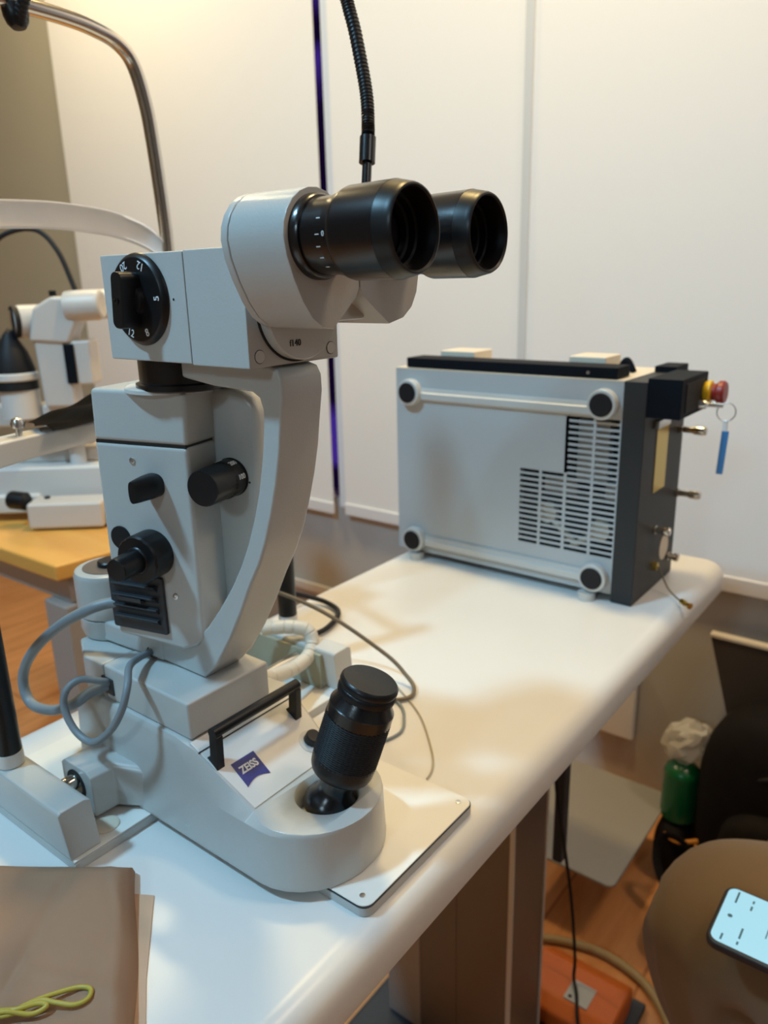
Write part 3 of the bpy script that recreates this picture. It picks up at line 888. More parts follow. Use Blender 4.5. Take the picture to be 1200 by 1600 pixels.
# ------------------------------------------------------------------ head rest of the slit lamp
HR = thing('head_rest', 'chrome-arched patient head rest with translucent white forehead band behind the microscope', 'head rest', (0.374, 0.60, 0.0505))
for x in (0.2240, 0.5270):
    MB().lathe([(0.0100, 0.0512), (0.0100, 0.062)], Matrix.Translation((x, 0.545, 0)), 28).build('post_socket', 'white', HR)
    pt = MB().lathe([(0.0088, 0.061), (0.0096, 0.0625), (0.0096, 0.2), (0.0092, 0.232), (0.006, 0.236), (0, 0.2365)], Matrix.Translation((x, 0.545, 0)), 32).build('grip_post', 'black', HR)
    MB().cyl((x, 0.545, 0.20), (x, 0.69, 0.262), 0.007).build('side_bracket', 'chrome', HR)
    MB().box((x - 0.010, 0.645, 0.236), (x + 0.010, 0.70, 0.285), 0.003).build('bracket_block', 'white', HR)
    MB().cyl((x, 0.69, 0.285), (x, 0.69, 0.30), 0.008).build('arch_socket', 'chrome', HR)
AR = [(0.5280, 0.69, 0.29), (0.5295, 0.69, 0.36), (0.5300, 0.69, 0.4374), (0.5289, 0.69, 0.4714), (0.5250, 0.69, 0.5306), (0.5205, 0.69, 0.5690), (0.5105, 0.69, 0.6020), (0.4940, 0.69, 0.6172), (0.4683, 0.69, 0.6240), (0.4437, 0.69, 0.6266), (0.4143, 0.69, 0.6275), (0.374, 0.69, 0.6277)]
AR = AR + [(0.748 - p[0], p[1], p[2]) for p in AR[-2::-1]]
MB().tube(AR, 0.0068, 20).build('chrome_arch', 'chrome', HR)
MB().lathe([(0.0105, 0), (0.0105, 0.006), (0.009, 0.012), (0.006, 0.016), (0, 0.017)], frame((0.398, 0.690, 0.624), (0, -0.25, -1)), 28).build('lamp_mount', 'black', HR)
# forehead band: curved strip with raised rims
bandc = [(0.2200, 0.690, 0.4270), (0.238, 0.700, 0.4420), (0.2700, 0.711, 0.4540), (0.31, 0.719, 0.4600), (0.3624, 0.722, 0.4630), (0.41, 0.721, 0.4645), (0.444, 0.717, 0.4630), (0.4800, 0.710, 0.4580), (0.5080, 0.701, 0.4480), (0.5230, 0.692, 0.4360), (0.5300, 0.690, 0.4290)]
sp = spline([Vector(p) for p in bandc], 6)
hp = [(0.0, 0.0115), (0.003, 0.0125), (0.004, 0.010), (0.0022, 0.0075), (0.0016, 0.0), (0.0022, -0.0075), (0.004, -0.010), (0.003, -0.0125), (0.0, -0.0115), (-0.0012, 0.0)]
secs = []
for i, p in enumerate(sp):
    d = (sp[min(i + 1, len(sp) - 1)] - sp[max(i - 1, 0)]).normalized()
    nrm = Vector((d.y, -d.x, 0)).normalized()
    f = min(1.0, 0.42 + 4.2 * min(i, len(sp) - 1 - i) / len(sp))
    secs.append([p + nrm * a + Vector((0, 0, 1)) * b * f for a, b in hp])
MB().loft(secs).build('forehead_band', 'frost', HR, sharp=60)
cbar = MB().loft([[(0.215, 0.648, 0.2440), (0.215, 0.676, 0.2440), (0.215, 0.676, 0.2700), (0.215, 0.648, 0.2700)], [(0.34, 0.648, 0.257), (0.34, 0.676, 0.257), (0.34, 0.676, 0.2770), (0.34, 0.648, 0.2770)], [(0.533, 0.648, 0.268), (0.533, 0.676, 0.268), (0.533, 0.676, 0.2850), (0.533, 0.648, 0.2850)]], 0.0025, 3).build('chin_rest_bar', 'white', HR)
MB().lathe([(0.003, 0.270), (0.003, 0.279), (0.0055, 0.2800), (0.0062, 0.2835), (0.0045, 0.2875), (0.002, 0.2885), (0, 0.2885)], Matrix.Translation((0.329, 0.660, 0.0035)), 24).build('paper_pin', 'steel', HR)
# black cloth draped on the chin rest
cl = bmesh.new()
NX, NY = 26, 14
gr = []
for i in range(NX + 1):
    row = []
    for j in range(NY + 1):
        x = 0.345 + 0.105 * i / NX
        y = 0.632 + 0.06 * j / NY
        top = 0.2795 + (x - 0.34) * 0.05
        z = top + 0.0025 + 0.016 * (i / NX) ** 1.3 + 0.0014 * math.sin(i * 0.55 + j * 0.25) + 0.0010 * math.sin(j * 0.7 + i * 0.2)
        if j < 3:
            z -= 0.0025 * (3 - j) * (1 - i / NX * 0.6)
        z = max(z, top + 0.001)
        row.append(cl.verts.new((x + 0.003 * math.sin(j * 0.9), y, z)))
    gr.append(row)
for i in range(NX):
    for j in range(NY):
        cl.faces.new((gr[i][j], gr[i + 1][j], gr[i + 1][j + 1], gr[i][j + 1]))
geo = bmesh.ops.solidify(cl, geom=cl.faces[:], thickness=0.0012)
mb = MB()
mb.add(cl, 0, 1)
tag(mb.build('black_cloth', 'nylon', sharp=70), 'small crumpled black cloth lying on the white chin rest bar', 'cloth')

# gooseneck fixation lamp
GN = thing('gooseneck_lamp', 'black ribbed gooseneck fixation lamp hanging behind the eyepieces', 'lamp', (0.398, 0.685, 0.605))
gp = [(0.398, 0.686, 0.611), (0.400, 0.660, 0.640), (0.425, 0.610, 0.690), (0.47, 0.540, 0.700), (0.505, 0.480, 0.665), (0.5270, 0.446, 0.6225), (0.531, 0.436, 0.597), (0.5275, 0.425, 0.565), (0.5230, 0.416, 0.536), (0.518, 0.4115, 0.513), (0.5150, 0.4100, 0.5030)]
P = spline([Vector(p) for p in gp], 40)
MB().tube(P, lambda t_: 0.0050 + 0.00045 * math.sin(t_ * 2 * PI * 105), 14, raw=True).build('flexible_neck', 'black', GN, sharp=70)
MB().tube([(0.5158, 0.4102, 0.506), (0.5110, 0.4080, 0.4870)], 0.0064, 18, raw=True).build('neck_sleeve', 'satin_black', GN)
MB().tube([(0.5112, 0.4080, 0.4875), (0.5068, 0.4062, 0.4690)], 0.0038, 16, raw=True).build('lamp_tip', 'satin_black', GN)
MB().tube([(0.5069, 0.4062, 0.4692), (0.5060, 0.4058, 0.4650)], 0.0030, 14, raw=True).build('lamp_lens', 'white', GN)
# ------------------------------------------------------------------ cables and hose lying on the table
hz = [(0.412, 0.472, 0.060), (0.432, 0.476, 0.052), (0.455, 0.481, 0.045), (0.476, 0.485, 0.041), (0.497, 0.489, 0.042), (0.509, 0.494, 0.050), (0.511, 0.500, 0.060), (0.506, 0.508, 0.0645), (0.496, 0.520, 0.066), (0.480, 0.535, 0.066)]
P = spline([Vector(p) for p in hz], 24)
hh = MB().tube(P, lambda t_: 0.0072 - (0.0009 if (t_ * 17) % 1 < 0.06 else 0), 18, raw=True).build('spiral_wrapped_hose', 'hose', sharp=70)
tag(hh, 'cream spiral-wrapped cable hose curling around the right end of the axle', 'hose')
k1 = MB().tube([(0.36, 0.535, 0.075), (0.41, 0.57, 0.060), (0.430, 0.570, 0.066), (0.455, 0.556, 0.068), (0.478, 0.537, 0.067)], 0.0046, 12)
k1.tube([(0.36, 0.548, 0.068), (0.41, 0.582, 0.056), (0.435, 0.578, 0.058), (0.458, 0.563, 0.060), (0.482, 0.541, 0.060)], 0.0042, 12)
tag(k1.build('cable_bundle', 'cable'), 'grey-blue cable bundle entering the cream spiral wrap behind the arm', 'cable')
bc = MB().tube([(0.50, 0.60, 0.062), (0.56, 0.634, 0.055), (0.61, 0.652, 0.034), (0.650, 0.650, 0.016), (0.6690, 0.622, 0.006), (0.655, 0.588, 0.005), (0.612, 0.570, 0.005), (0.575, 0.575, 0.005)], 0.0032, 10)
tag(bc.build('black_cable', 'rubber'), 'black cable looping on the table just right of the black grip post', 'cable')
fb = [(0.430, 0.610, 0.140), (0.4700, 0.580, 0.120), (0.53, 0.510, 0.078), (0.565, 0.448, 0.030), (0.568, 0.420, 0.010), (0.5600, 0.405, 0.004), (0.5450, 0.4000, 0.003), (0.5300, 0.4120, 0.003), (0.521, 0.430, 0.003)]
tag(MB().tube(fb, 0.0021, 10).build('fiber_cable', 'fiber'), 'thin brown optical fiber running from the arm down to a loop behind the joystick', 'cable')
fw = [(0.545, 0.440, 0.0018), (0.530, 0.4000, 0.0018), (0.510, 0.3810, 0.0018), (0.4920, 0.3720, 0.0018), (0.472, 0.3760, 0.0018), (0.462, 0.384, 0.0018)]
tag(MB().tube(fw, 0.0014, 8).build('grey_wire', 'cable'), 'thin grey wire curving beside the joystick grip on the table', 'wire')
fw2 = [(0.56, 0.43, 0.0014), (0.5386, 0.392, 0.0014), (0.5186, 0.3650, 0.0014), (0.4847, 0.332, 0.0014), (0.465, 0.318, 0.0014), (0.450, 0.3136, 0.0014)]
tag(MB().tube(fw2, 0.0008, 8).build('clear_wire', 'clear'), 'hair-thin wire curving out to the corner of the base plate', 'wire')
cl_ = bmesh.new()
tag(MB().box((0.545, 0.54, 0.0), (0.575, 0.575, 0.010), 0.002, 2, Matrix.Translation((0, 0, 0))).build('cable_clip', 'black'), 'small black connector block on the table behind the joystick', 'connector')

# ------------------------------------------------------------------ laser console
CN = thing('laser_console', 'grey metal laser console standing on its side at the far end of the table', 'console', (0.96, 0.48, 0.0))
# front panel (equipment underside) with real louver slots
X0 = 0.8865
y0, y1, z0, z1 = 0.3310, 0.6650, 0.010, 0.2780
cols_ = [(0.3335, 0.3630, 0.054, 0.2325), (0.3665, 0.3985, 0.054, 0.2325), (0.4025, 0.4330, 0.054, 0.160), (0.4365, 0.4640, 0.054, 0.160)]
pm = MB()
g0, g1 = 0.3335, 0.4640
pm.box((X0, g1, z0), (X0 + 0.002, y1, z1))
pm.box((X0, y0, z0), (X0 + 0.002, g1, 0.054))
pm.box((X0, y0, 0.2325), (X0 + 0.002, g1, z1))
pm.box((X0, 0.3985, 0.160), (X0 + 0.002, g1, 0.2325))
pm.box((X0, y0, 0.054), (X0 + 0.002, g0, 0.2325))
for a, b in ((0.3630, 0.3665),):
    pm.box((X0, a, 0.054), (X0 + 0.002, b, 0.2325))
pm.box((X0, 0.3985, 0.054), (X0 + 0.002, 0.4025, 0.2325))
pm.box((X0, 0.4330, 0.054), (X0 + 0.002, 0.4365, 0.160))
front = pm.build('bottom_panel', 'alum', CN)
sl = MB()
P_ = 0.00745
for a, b, za, zb in cols_:
    k = 0
    z = za
    while z < zb - 0.001:
        sl.box((X0 + 0.0002, a - 0.0002, z), (X0 + 0.0018, b + 0.0002, z + 0.0030))
        z += P_
sl.build('grille_bar', 'alum', front)
MB().box((X0 + 0.03, 0.3325, 0.02), (X0 + 0.031, 0.475, 0.27)).build('grille_backing', 'inside', CN)
MB().box((X0 + 0.014, 0.350, 0.128), (X0 + 0.028, 0.392, 0.228), 0.002).box((X0 + 0.014, 0.335, 0.128), (X0 + 0.028, 0.435, 0.150), 0.002).build('inner_bracket', 'alum', CN)
for yc, zc in ((0.428, 0.100), (0.355, 0.088)):
    MB().lathe([(0.0, 0), (0.0135, 0), (0.0135, 0.010), (0, 0.011)], frame((X0 + 0.018, yc, zc), (-1, 0, 0)), 24).build('fan_motor', 'beigeplastic', CN)
MB().tube([(X0 + 0.013, 0.425, 0.095), (X0 + 0.011, 0.40, 0.075), (X0 + 0.012, 0.385, 0.062)], 0.004, 8).tube([(X0 + 0.013, 0.355, 0.085), (X0 + 0.011, 0.375, 0.072), (X0 + 0.012, 0.392, 0.060)], 0.004, 8).build('inner_cable', 'beigeplastic', CN)
MB().box((X0 + 0.0315, y0, z0), (1.030, y1, z1), 0.001).build('cabinet_body', 'alum', CN)
MB().box((X0 + 0.002, g1 + 0.012, z0), (X0 + 0.032, y1, z1)).box((X0 + 0.002, y0, z1 - 0.003), (X0 + 0.032, g1 + 0.012, z1)).box((X0 + 0.002, y0, z0), (X0 + 0.032, g1 + 0.012, z0 + 0.003)).build('cabinet_shell', 'alum', CN)
MB().box((X0 - 0.0005, y0, z1), (1.03, y1, z1 + 0.0015)).build('cabinet_lid', 'beigeplastic', CN)
for z, ya, yb in ((0.2440, 0.37, 0.625), (0.0285, 0.37, 0.625)):
    MB().prism([(0.009, -0.0085), (0.009, 0.0085), (0.006, 0.0085), (0.005, 0.0035), (0.003, 0.0020), (0.003, -0.0060), (0.006, -0.0085)], 'y', ya, yb, 0, 1, Matrix.Translation((X0 - 0.009, 0, z))).build('foot_rail', 'rail', CN)
for y, z in ((0.6375, 0.2463), (0.3540, 0.2510), (0.6325, 0.0288), (0.3535, 0.0305)):
    f = MB().lathe([(0.0185, 0), (0.0185, 0.008), (0.0180, 0.0115), (0.0165, 0.0125), (0, 0.0125)], frame((X0, y, z), (-1, 0, 0)), 40).build('round_foot', 'rail', CN)
    MB().lathe([(0.0142, 0.0115), (0.0142, 0.0135), (0.0135, 0.0142), (0, 0.0142)], frame((X0, y, z), (-1, 0, 0)), 40).build('foot_pad', 'rubber', f)
MB().cyl((0.8785, 0.6275, 0.0), (0.8785, 0.6275, 0.0095), 0.011).cyl((0.8785, 0.3600, 0.0), (0.8785, 0.36, 0.0095), 0.011).cyl((1.0, 0.6275, 0.0), (1.0, 0.6275, 0.0105), 0.011).build('side_stand', 'rail', CN)
# anthracite connector end
ec = MB()
ec.box((0.8845, 0.3035, 0.0005), (1.034, 0.3312, 0.2795), 0.001)
endp = ec.build('connector_panel', 'connector_grey', CN)
MB().box((0.886, 0.2650, 0.2385), (0.985, 0.3040, 0.2840), 0.001).build('control_pod', 'anthracite', CN)
MB().box((0.902, 0.2640, 0.2440), (0.970, 0.2655, 0.2780), 0.0005).build('pod_recess', 'matte_black', CN)
es = MB().lathe([(0.0115, 0), (0.0135, 0.004), (0.0135, 0.008), (0.010, 0.010)], frame((0.972, 0.2645, 0.2610), (0.0, -1, 0)), 32).build('stop_collar', 'yellow', CN)
MB().lathe([(0.0095, 0.008), (0.0105, 0.014), (0.0140, 0.017), (0.0140, 0.022), (0.012, 0.0245), (0, 0.025)], frame((0.972, 0.2645, 0.2610), (0.0, -1, 0)), 32).build('stop_button', 'red', CN)
MB().lathe([(0.0055, 0), (0.0055, 0.008), (0.0035, 0.008), (0.003, 0.012), (0, 0.012)], frame((0.9550, 0.2645, 0.2480), (0, -1, 0)), 20).build('key_switch', 'steel', CN)
MB().prism([(0.930, 0.137), (0.972, 0.137), (0.972, 0.220), (0.930, 0.220)], 'y', 0.3027, 0.3037).build('rating_label', 'gold', CN)
MB().lathe([(0.0, 0), (0.0170, 0), (0.0170, 0.0006), (0, 0.0006)], frame((0.993, 0.3035, 0.048), (0, -1, 0)), 32).build('warning_disc', 'beigeplastic', CN)
for x, z, L in ((1.012, 0.2050, 0.036), (1.020, 0.1180, 0.034), (0.9450, 0.0860, 0.022), (1.012, 0.0300, 0.016)):
    c = MB().lathe([(0.0056, 0), (0.0056, L * 0.18), (0.0042, L * 0.2), (0.0042, L * 0.55), (0.0056, L * 0.58), (0.0060, L * 0.9), (0.0045, L), (0, L)], frame((x, 0.3038, z), (0, -1, 0)), 20).build('cable_connector', 'chrome', CN)
MB().box((0.918, 0.2975, 0.2200), (0.962, 0.3040, 0.2300), 0.001).build('socket', 'steel', CN)
MB().lathe([(0.0055, 0), (0.0055, 0.006), (0.003, 0.007), (0, 0.007)], frame((0.9560, 0.3038, 0.0330), (0, -1, 0)), 18).build('chain_knob', 'gold', CN)
# carrying strip on top
st = MB()
st.box((0.8890, 0.3420, 0.2800), (0.9300, 0.6480, 0.2935), 0.0012)
strip = st.build('carry_strip', 'anthracite', CN)
MB().lathe([(0.002, 0), (0.002, 0.001), (0, 0.001)], frame((0.889, 0.378, 0.2865), (-1, 0, 0)), 14).build('strip_screw', 'steel', strip)
MB().box((0.935, 0.565, 0.2795), (0.985, 0.622, 0.3005), 0.002).build('strip_pad', 'beigeplastic', CN)
MB().box((0.935, 0.375, 0.2795), (0.985, 0.425, 0.3005), 0.002).build('strip_pad', 'beigeplastic', CN)
MB().tube([(0.965, 0.3700, 0.2800), (0.965, 0.3600, 0.2950), (0.965, 0.35, 0.2800)], 0.004, 10).build('lid_loop', 'anthracite', CN)
MB().box((0.985, 0.304, 0.2790), (1.034, 0.331, 0.2870), 0.001).build('end_cap', 'anthracite', CN)
# chain with brass plug, hanging over the table
ch = MB().tube([(0.956, 0.2965, 0.0330), (0.955, 0.2900, 0.022), (0.9480, 0.2790, 0.009), (0.9370, 0.2650, 0.0042), (0.9290, 0.2570, 0.0040)], 0.0011, 8).build('tether_cord', 'fiber', CN)
MB().lathe([(0.0022, 0), (0.0036, 0.002), (0.0036, 0.009), (0.0024, 0.010), (0.0030, 0.013), (0.0042, 0.018), (0, 0.019)], frame((0.9295, 0.2575, 0.0045), (-0.55, -0.85, -0.05)), 18).build('tether_plug', 'gold', ch)
# key ring and tag
KT = thing('key_tag', 'key ring with a long blue tag hanging from the console key switch', 'key tag', (0.955, 0.240, 0.235))
MB().box((0.9540, 0.2370, 0.2455), (0.9560, 0.2530, 0.2505), 0.0004).build('key', 'steel', KT)
MB().tube([(0.9550 + 0.0022 * math.sin(a), 0.2330 + 0.0105 * math.cos(a), 0.2410 + 0.0105 * math.sin(a)) for a in [2 * PI * k / 24 for k in range(24)]], 0.0007, 8, closed=True, sub=2).build('key_ring', 'steel', KT)
MB().box((0.9530, 0.2300, 0.2180), (0.9570, 0.2350, 0.2312), 0.0010).build('tag_loop', 'frost', KT)
MB().prism([(0.2275, 0.2185), (0.2355, 0.2185), (0.2375, 0.1660), (0.2300, 0.1660)], 'x', 0.9530, 0.9560, 0.0008, 2).build('tag_body', 'bluetag', KT)

# ------------------------------------------------------------------ paper bag and rubber band
bg = bmesh.new()
A = Vector((0.2425, 0.4200, 0))      # far right corner
B = Vector((0.1700, 0.3180, 0))      # near right
ex_ = (Vector((0.1864, 0.5010, 0)) - A).normalized()     # towards the left
ey_ = Vector((-0.585, -0.811, 0)).normalized()
NX, NY = 64, 64
WB, LB = 0.16, 0.24
def bag_z(u_, v_):
    e = min(u_, 1 - u_, v_, 1 - v_) / 0.06
    e = max(0.0, min(1.0, e))
    h = 0.0135 * math.sqrt(e)
    h += 0.0018 * math.sin(9 * u_ + 3 * v_) * e + 0.0012 * math.sin(17 * v_ - 6 * u_) * e
    d1 = v_ - 0.50 + 0.25 * u_
    h += 0.0022 * math.exp(-(d1 / 0.02) ** 2) * e * max(0.0, 1 - u_ * 1.6)
    d2 = u_ - 0.30 - 0.5 * (v_ - 0.1)
    h -= 0.0016 * math.exp(-(d2 / 0.025) ** 2) * e
    d3 = u_ + v_ * 0.3 - 0.12
    h += 0.0012 * math.exp(-(d3 / 0.018) ** 2) * e
    return h
top = []
for i in range(NX + 1):
    row = []
    for j in range(NY + 1):
        u_, v_ = i / NX, j / NY
        wob = 0.0016 * math.sin(v_ * 11 + 1) * (1 if i == 0 else 0)
        p = A + ex_ * (u_ * WB + wob) + ey_ * (v_ * LB)
        row.append(bg.verts.new((p.x, p.y, 0.0012 + bag_z(u_, v_))))
    top.append(row)
for i in range(NX):
    for j in range(NY):
        bg.faces.new((top[i][j], top[i + 1][j], top[i + 1][j + 1], top[i][j + 1]))
bmesh.ops.solidify(bg, geom=bg.faces[:], thickness=0.0007)
PB = thing('paper_bag', 'folded brown kraft paper bag on the near left of the white table', 'bag', (0.2, 0.40, 0.0))
mb = MB()
mb.add(bg, 0, 1)
mb.build('bag_front', 'kraft', PB, sharp=70)
q = [A + ex_ * -0.012 + ey_ * 0.022, A + ex_ * -0.0065 + ey_ * 0.09, A + ex_ * -0.004 + ey_ * LB, A + ex_ * WB + ey_ * LB, A + ex_ * WB + ey_ * 0.01]
mb = MB().prism([(p.x, p.y) for p in q], 'z', 0.0002, 0.0011)
mb.build('bag_back', 'kraft', PB)
def bagp(px, py, dz=0.0):
    return Vector((px, py, 0.0165 + dz))
RB = MB()
C0 = Vector((0.1590, 0.3440, 0.0185))
e1v = (Vector((0.1238, 0.3765, 0)) - Vector((0.1634, 0.3463, 0))).normalized()   # from loop tip to the left
e2v = Vector((-e1v.y, e1v.x, 0))
def rb(a, b, z=0.0):
    return Vector((0.1600, 0.3445, 0.0172 + z)) + e1v * a + e2v * b
RB.tube([rb(0.060, -0.002, 0), rb(0.045, 0.0015, 0.001), rb(0.030, -0.002, 0.002), rb(0.018, -0.005, 0.001), rb(0.006, -0.006, 0.0005), rb(-0.0005, -0.002, 0.001), rb(0.001, 0.004, 0.001), rb(0.008, 0.0055, 0.001), rb(0.018, 0.002, 0.002), rb(0.027, -0.001, 0.003), rb(0.040, 0.003, 0.002), rb(0.055, 0.001, 0.002)], 0.0014, 10)
RB.tube([rb(0.062, 0.0035, 0), rb(0.050, -0.001, 0.002), rb(0.038, 0.002, 0.0035), rb(0.027, 0.001, 0.003), rb(0.022, 0.003, 0.002), rb(0.030, 0.005, 0.001), rb(0.045, 0.002, 0.004), rb(0.06, 0.004, 0.001)], 0.0014, 10)
tag(RB.build('rubber_band', 'band', sharp=70), 'twisted yellow rubber band lying on the brown paper bag', 'rubber band')

# ------------------------------------------------------------------ second slit lamp on the pine table, behind left
WT = thing('pine_table', 'pine-topped side table with pale legs behind the head rest', 'table', (0.83, 1.4, FZ))
MB().prism([(0.547, 1.056), (1.02, 1.00), (1.12, 1.75), (0.53, 1.75)], 'z', -0.026, 0.0, 0.004, 3).build('table_top', 'pine', WT)
MB().prism([(0.575, 1.075), (0.99, 1.03), (1.09, 1.70), (0.56, 1.70)], 'z', -0.075, -0.027, 0.002).build('apron', 'leg_paint', WT)
for x, y in ((0.592, 1.10), (0.955, 1.06), (0.60, 1.66), (1.04, 1.66)):
    MB().box((x - 0.032, y - 0.032, FZ), (x + 0.032, y + 0.032, -0.0755), 0.004).build('leg', 'leg_paint', WT)
SE = Vector((0.648, -0.761, 0))
SH = Vector((0.761, 0.648, 0))
SO = Vector((0.676, 1.308, 0.345))
S2 = Matrix(((SE.x, SH.x, 0, SO.x), (SE.y, SH.y, 0, SO.y), (0, 0, 1, SO.z), (0, 0, 0, 1)))   # local x right, y away, z up
K = 1 / 925.0
def sx2(p):
    return (p - 25) * K
def sz2(p):
    return -(p - 512) * K * 1.04
S2T = thing('slit_lamp', 'out-of-focus cream slit lamp on the pine table at the far left', 'microscope', (0.74, 1.24, 0.0))
def b2(x0, y0, x1, y1, d0, d1, bev=0.006, m='shell', name='body', par=S2T):
    return MB(S2).box((sx2(x0), d0, sz2(y1)), (sx2(x1), d1, sz2(y0)), bev).build(name, m, par)
ob = MB(S2).lathe([(0.023, -0.004), (0.0265, 0.0), (0.0265, 0.012)], frame((0.002, 0, 0), (-0.82, -0.57, 0.0)) @ Matrix.Translation((0, 0, -0.006)), 32).build('objective_ring', 'rubber', S2T)
MB(S2).lathe([(0, 0.0075), (0.020, 0.0065)], frame((0, 0, 0), (-0.82, -0.57, 0)), 28, cap=False).build('objective_lens', 'glass', ob)
MB(S2).lathe([(0.0255, 0.0), (0.0275, 0.010), (0.0275, 0.05), (0.025, 0.06)], frame((-0.002, 0, 0), (0.9, 0.43, 0.0)), 32).build('objective_barrel', 'shell', S2T)
MB(S2).prism([(sx2(50), sz2(540)), (sx2(62), sz2(492)), (sx2(92), sz2(476)), (sx2(120), sz2(478)), (sx2(126), sz2(515)), (sx2(110), sz2(545))], 'y', -0.025, 0.03, 0.006).build('microscope_head', 'shell', S2T)
MB(S2).lathe([(0.024, 0), (0.025, 0.01), (0.025, 0.05), (0.023, 0.058), (0.019, 0.06), (0, 0.055)], frame((sx2(112), -0.012, sz2(491)), (1, -0.05, 0.03)), 32).build('eyepiece', 'shell', S2T)
MB(S2).lathe([(0.024, 0), (0.025, 0.01), (0.025, 0.05), (0.023, 0.058), (0.019, 0.06), (0, 0.055)], frame((sx2(112), 0.048, sz2(491)), (1, -0.05, 0.03)), 32).build('eyepiece', 'shell', S2T)
MB(S2).cyl((sx2(92), -0.01, sz2(476)), (sx2(92), -0.01, sz2(468)), 0.006).build('top_knob', 'black', S2T)
MB(S2).prism([(sx2(58), sz2(640)), (sx2(55), sz2(540)), (sx2(66), sz2(520)), (sx2(104), sz2(535)), (sx2(108), sz2(640))], 'y', -0.02, 0.025, 0.006).build('support_arm', 'shell', S2T)
b2(104, 541, 140, 606, -0.02, 0.03, 0.004, 'shell', 'control_box')
b2(100, 545, 116, 604, -0.024, -0.0195, 0.002, 'anthracite', 'box_panel')
MB(S2).lathe([(0.0, sz2(520)), (0.010, sz2(530)), (0.026, sz2(556)), (0.034, sz2(580)), (0.036, sz2(612)), (0, sz2(613))], Matrix.Translation((sx2(12), 0.0, 0)), 32).build('lamp_cap', 'rubber', S2T)
MB(S2).lathe([(0.0352, sz2(586)), (0.0375, sz2(588)), (0.0375, sz2(596)), (0.0352, sz2(598))], Matrix.Translation((sx2(12), 0.0, 0)), 32).build('lamp_cap_ring', 'white', S2T)
MB(S2).lathe([(0.032, sz2(612)), (0.032, sz2(655))], Matrix.Translation((sx2(15), 0.0, 0)), 32).build('lamp_tower', 'white', S2T)
b2(-70, 638, 70, 672, 0.01, 0.05, 0.005, 'shell', 'swing_arm')
b2(48, 636, 125, 700, -0.01, 0.05, 0.006, 'shell', 'pivot_block')
MB(S2).cyl((sx2(86), 0.02, sz2(760)), (sx2(86), 0.02, sz2(690)), 0.014).build('centre_column', 'white', S2T)
b2(-60, 712, 118, 734, 0.03, 0.09, 0.004, 'shell', 'cross_slide')
b2(-60, 734, 150, 800, -0.01, 0.10, 0.006, 'white', 'instrument_base')
b2(28, 775, 146, 816, -0.085, -0.03, 0.006, 'shell', 'rail_cover')
b2(-90, 776, 28, 806, -0.02, 0.05, 0.005, 'white', 'base_block')
MB(S2).lathe([(0.014, 0), (0.016, 0.004), (0.016, 0.030), (0.012, 0.034), (0, 0.035)], frame((sx2(-8), -0.05, sz2(775)), (1, -0.2, -0.1)), 24).build('joystick_knob', 'black', S2T)
MB(S2).cyl((sx2(51), -0.05, sz2(786)), (sx2(51), -0.05, sz2(772)), 0.005).build('lock_screw', 'black', S2T)
MB(S2).lathe([(0.012, 0), (0.018, 0.01), (0.018, 0.03), (0, 0.034)], frame((sx2(158), -0.04, sz2(812)), (0.2, -1, 0.1)), 20).build('base_wheel', 'taupe', S2T)
MB(S2).tube([(sx2(-15), 0.02, sz2(570)), (sx2(-12), 0.02, sz2(450)), (sx2(5), 0.02, sz2(400)), (sx2(40), 0.02, sz2(382)), (sx2(75), 0.02, sz2(384)), (sx2(102), 0.01, sz2(412)), (sx2(120), 0.0, sz2(455)), (sx2(135), -0.012, sz2(496))], 0.0042, 10).build('fixation_cable', 'rubber', S2T)

# ------------------------------------------------------------------ right side: things under and beside the table
SS = thing('step_stool', 'low grey rounded step stool on the floor behind the table column', 'stool', (1.21, 0.46, FZ))
MB().loft(slab(1.068, 1.372, 0.3605, 0.585, -0.608, -0.600, 0.016, 0.003)).build('stool_top', 'greyplate', SS, sharp=50)
MB().box((1.285, 0.525, FZ + 0.02), (1.325, 0.560, -0.608), 0.003).build('stool_post', 'darkfoot', SS)
MB().box((1.255, 0.495, FZ), (1.355, 0.580, FZ + 0.02), 0.003).build('stool_foot', 'darkfoot', SS)
LBo = thing('leaning_board', 'dark brown board with pale top edge standing against the wall behind the backpack', 'board', (1.445, 0.05, FZ))
MB().prism([(0.337, -0.271), (0.205, FZ + 0.002), (-0.25, FZ + 0.002), (-0.25, -0.271)], 'x', 1.440, 1.452, 0.002, 2).build('board_panel', 'darkboard', LBo)
MB().box((1.437, -0.25, -0.272), (1.455, 0.3375, -0.265), 0.001).build('board_edge', 'beigeplastic', LBo)
MB().box((1.4525, -0.20, FZ), (1.482, -0.17, FZ + 0.12), 0.002).box((1.4525, 0.1, FZ), (1.482, 0.13, FZ + 0.12), 0.002).build('board_support', 'darkboard', LBo)

# backpack: rounded body with front pocket, seams, side pocket
BKP = thing('backpack', 'bulging black nylon backpack on the floor against the dark board', 'backpack', (1.42, 0.11, FZ))
def blob(c, h, e=0.55, n=20, m=14, lean=0):
    t = bmesh.new()
    def sp_(v):
        return math.copysign(abs(v) ** e, v)
    rows = []
    for i in range(m + 1):
        ph = -PI / 2 + PI * i / m
        rows.append([t.verts.new((c[0] + h[0] * sp_(math.cos(ph)) * sp_(math.cos(2 * PI * k / n)) + lean * h[2] * sp_(math.sin(ph)), c[1] + h[1] * sp_(math.cos(ph)) * sp_(math.sin(2 * PI * k / n)), c[2] + h[2] * sp_(math.sin(ph)))) for k in range(n)])
    for a, b in zip(rows, rows[1:]):
        for k in range(n):
            t.faces.new((a[k], a[(k + 1) % n], b[(k + 1) % n], b[k]))
    bmesh.ops.remove_doubles(t, verts=t.verts, dist=1e-5)
    return t
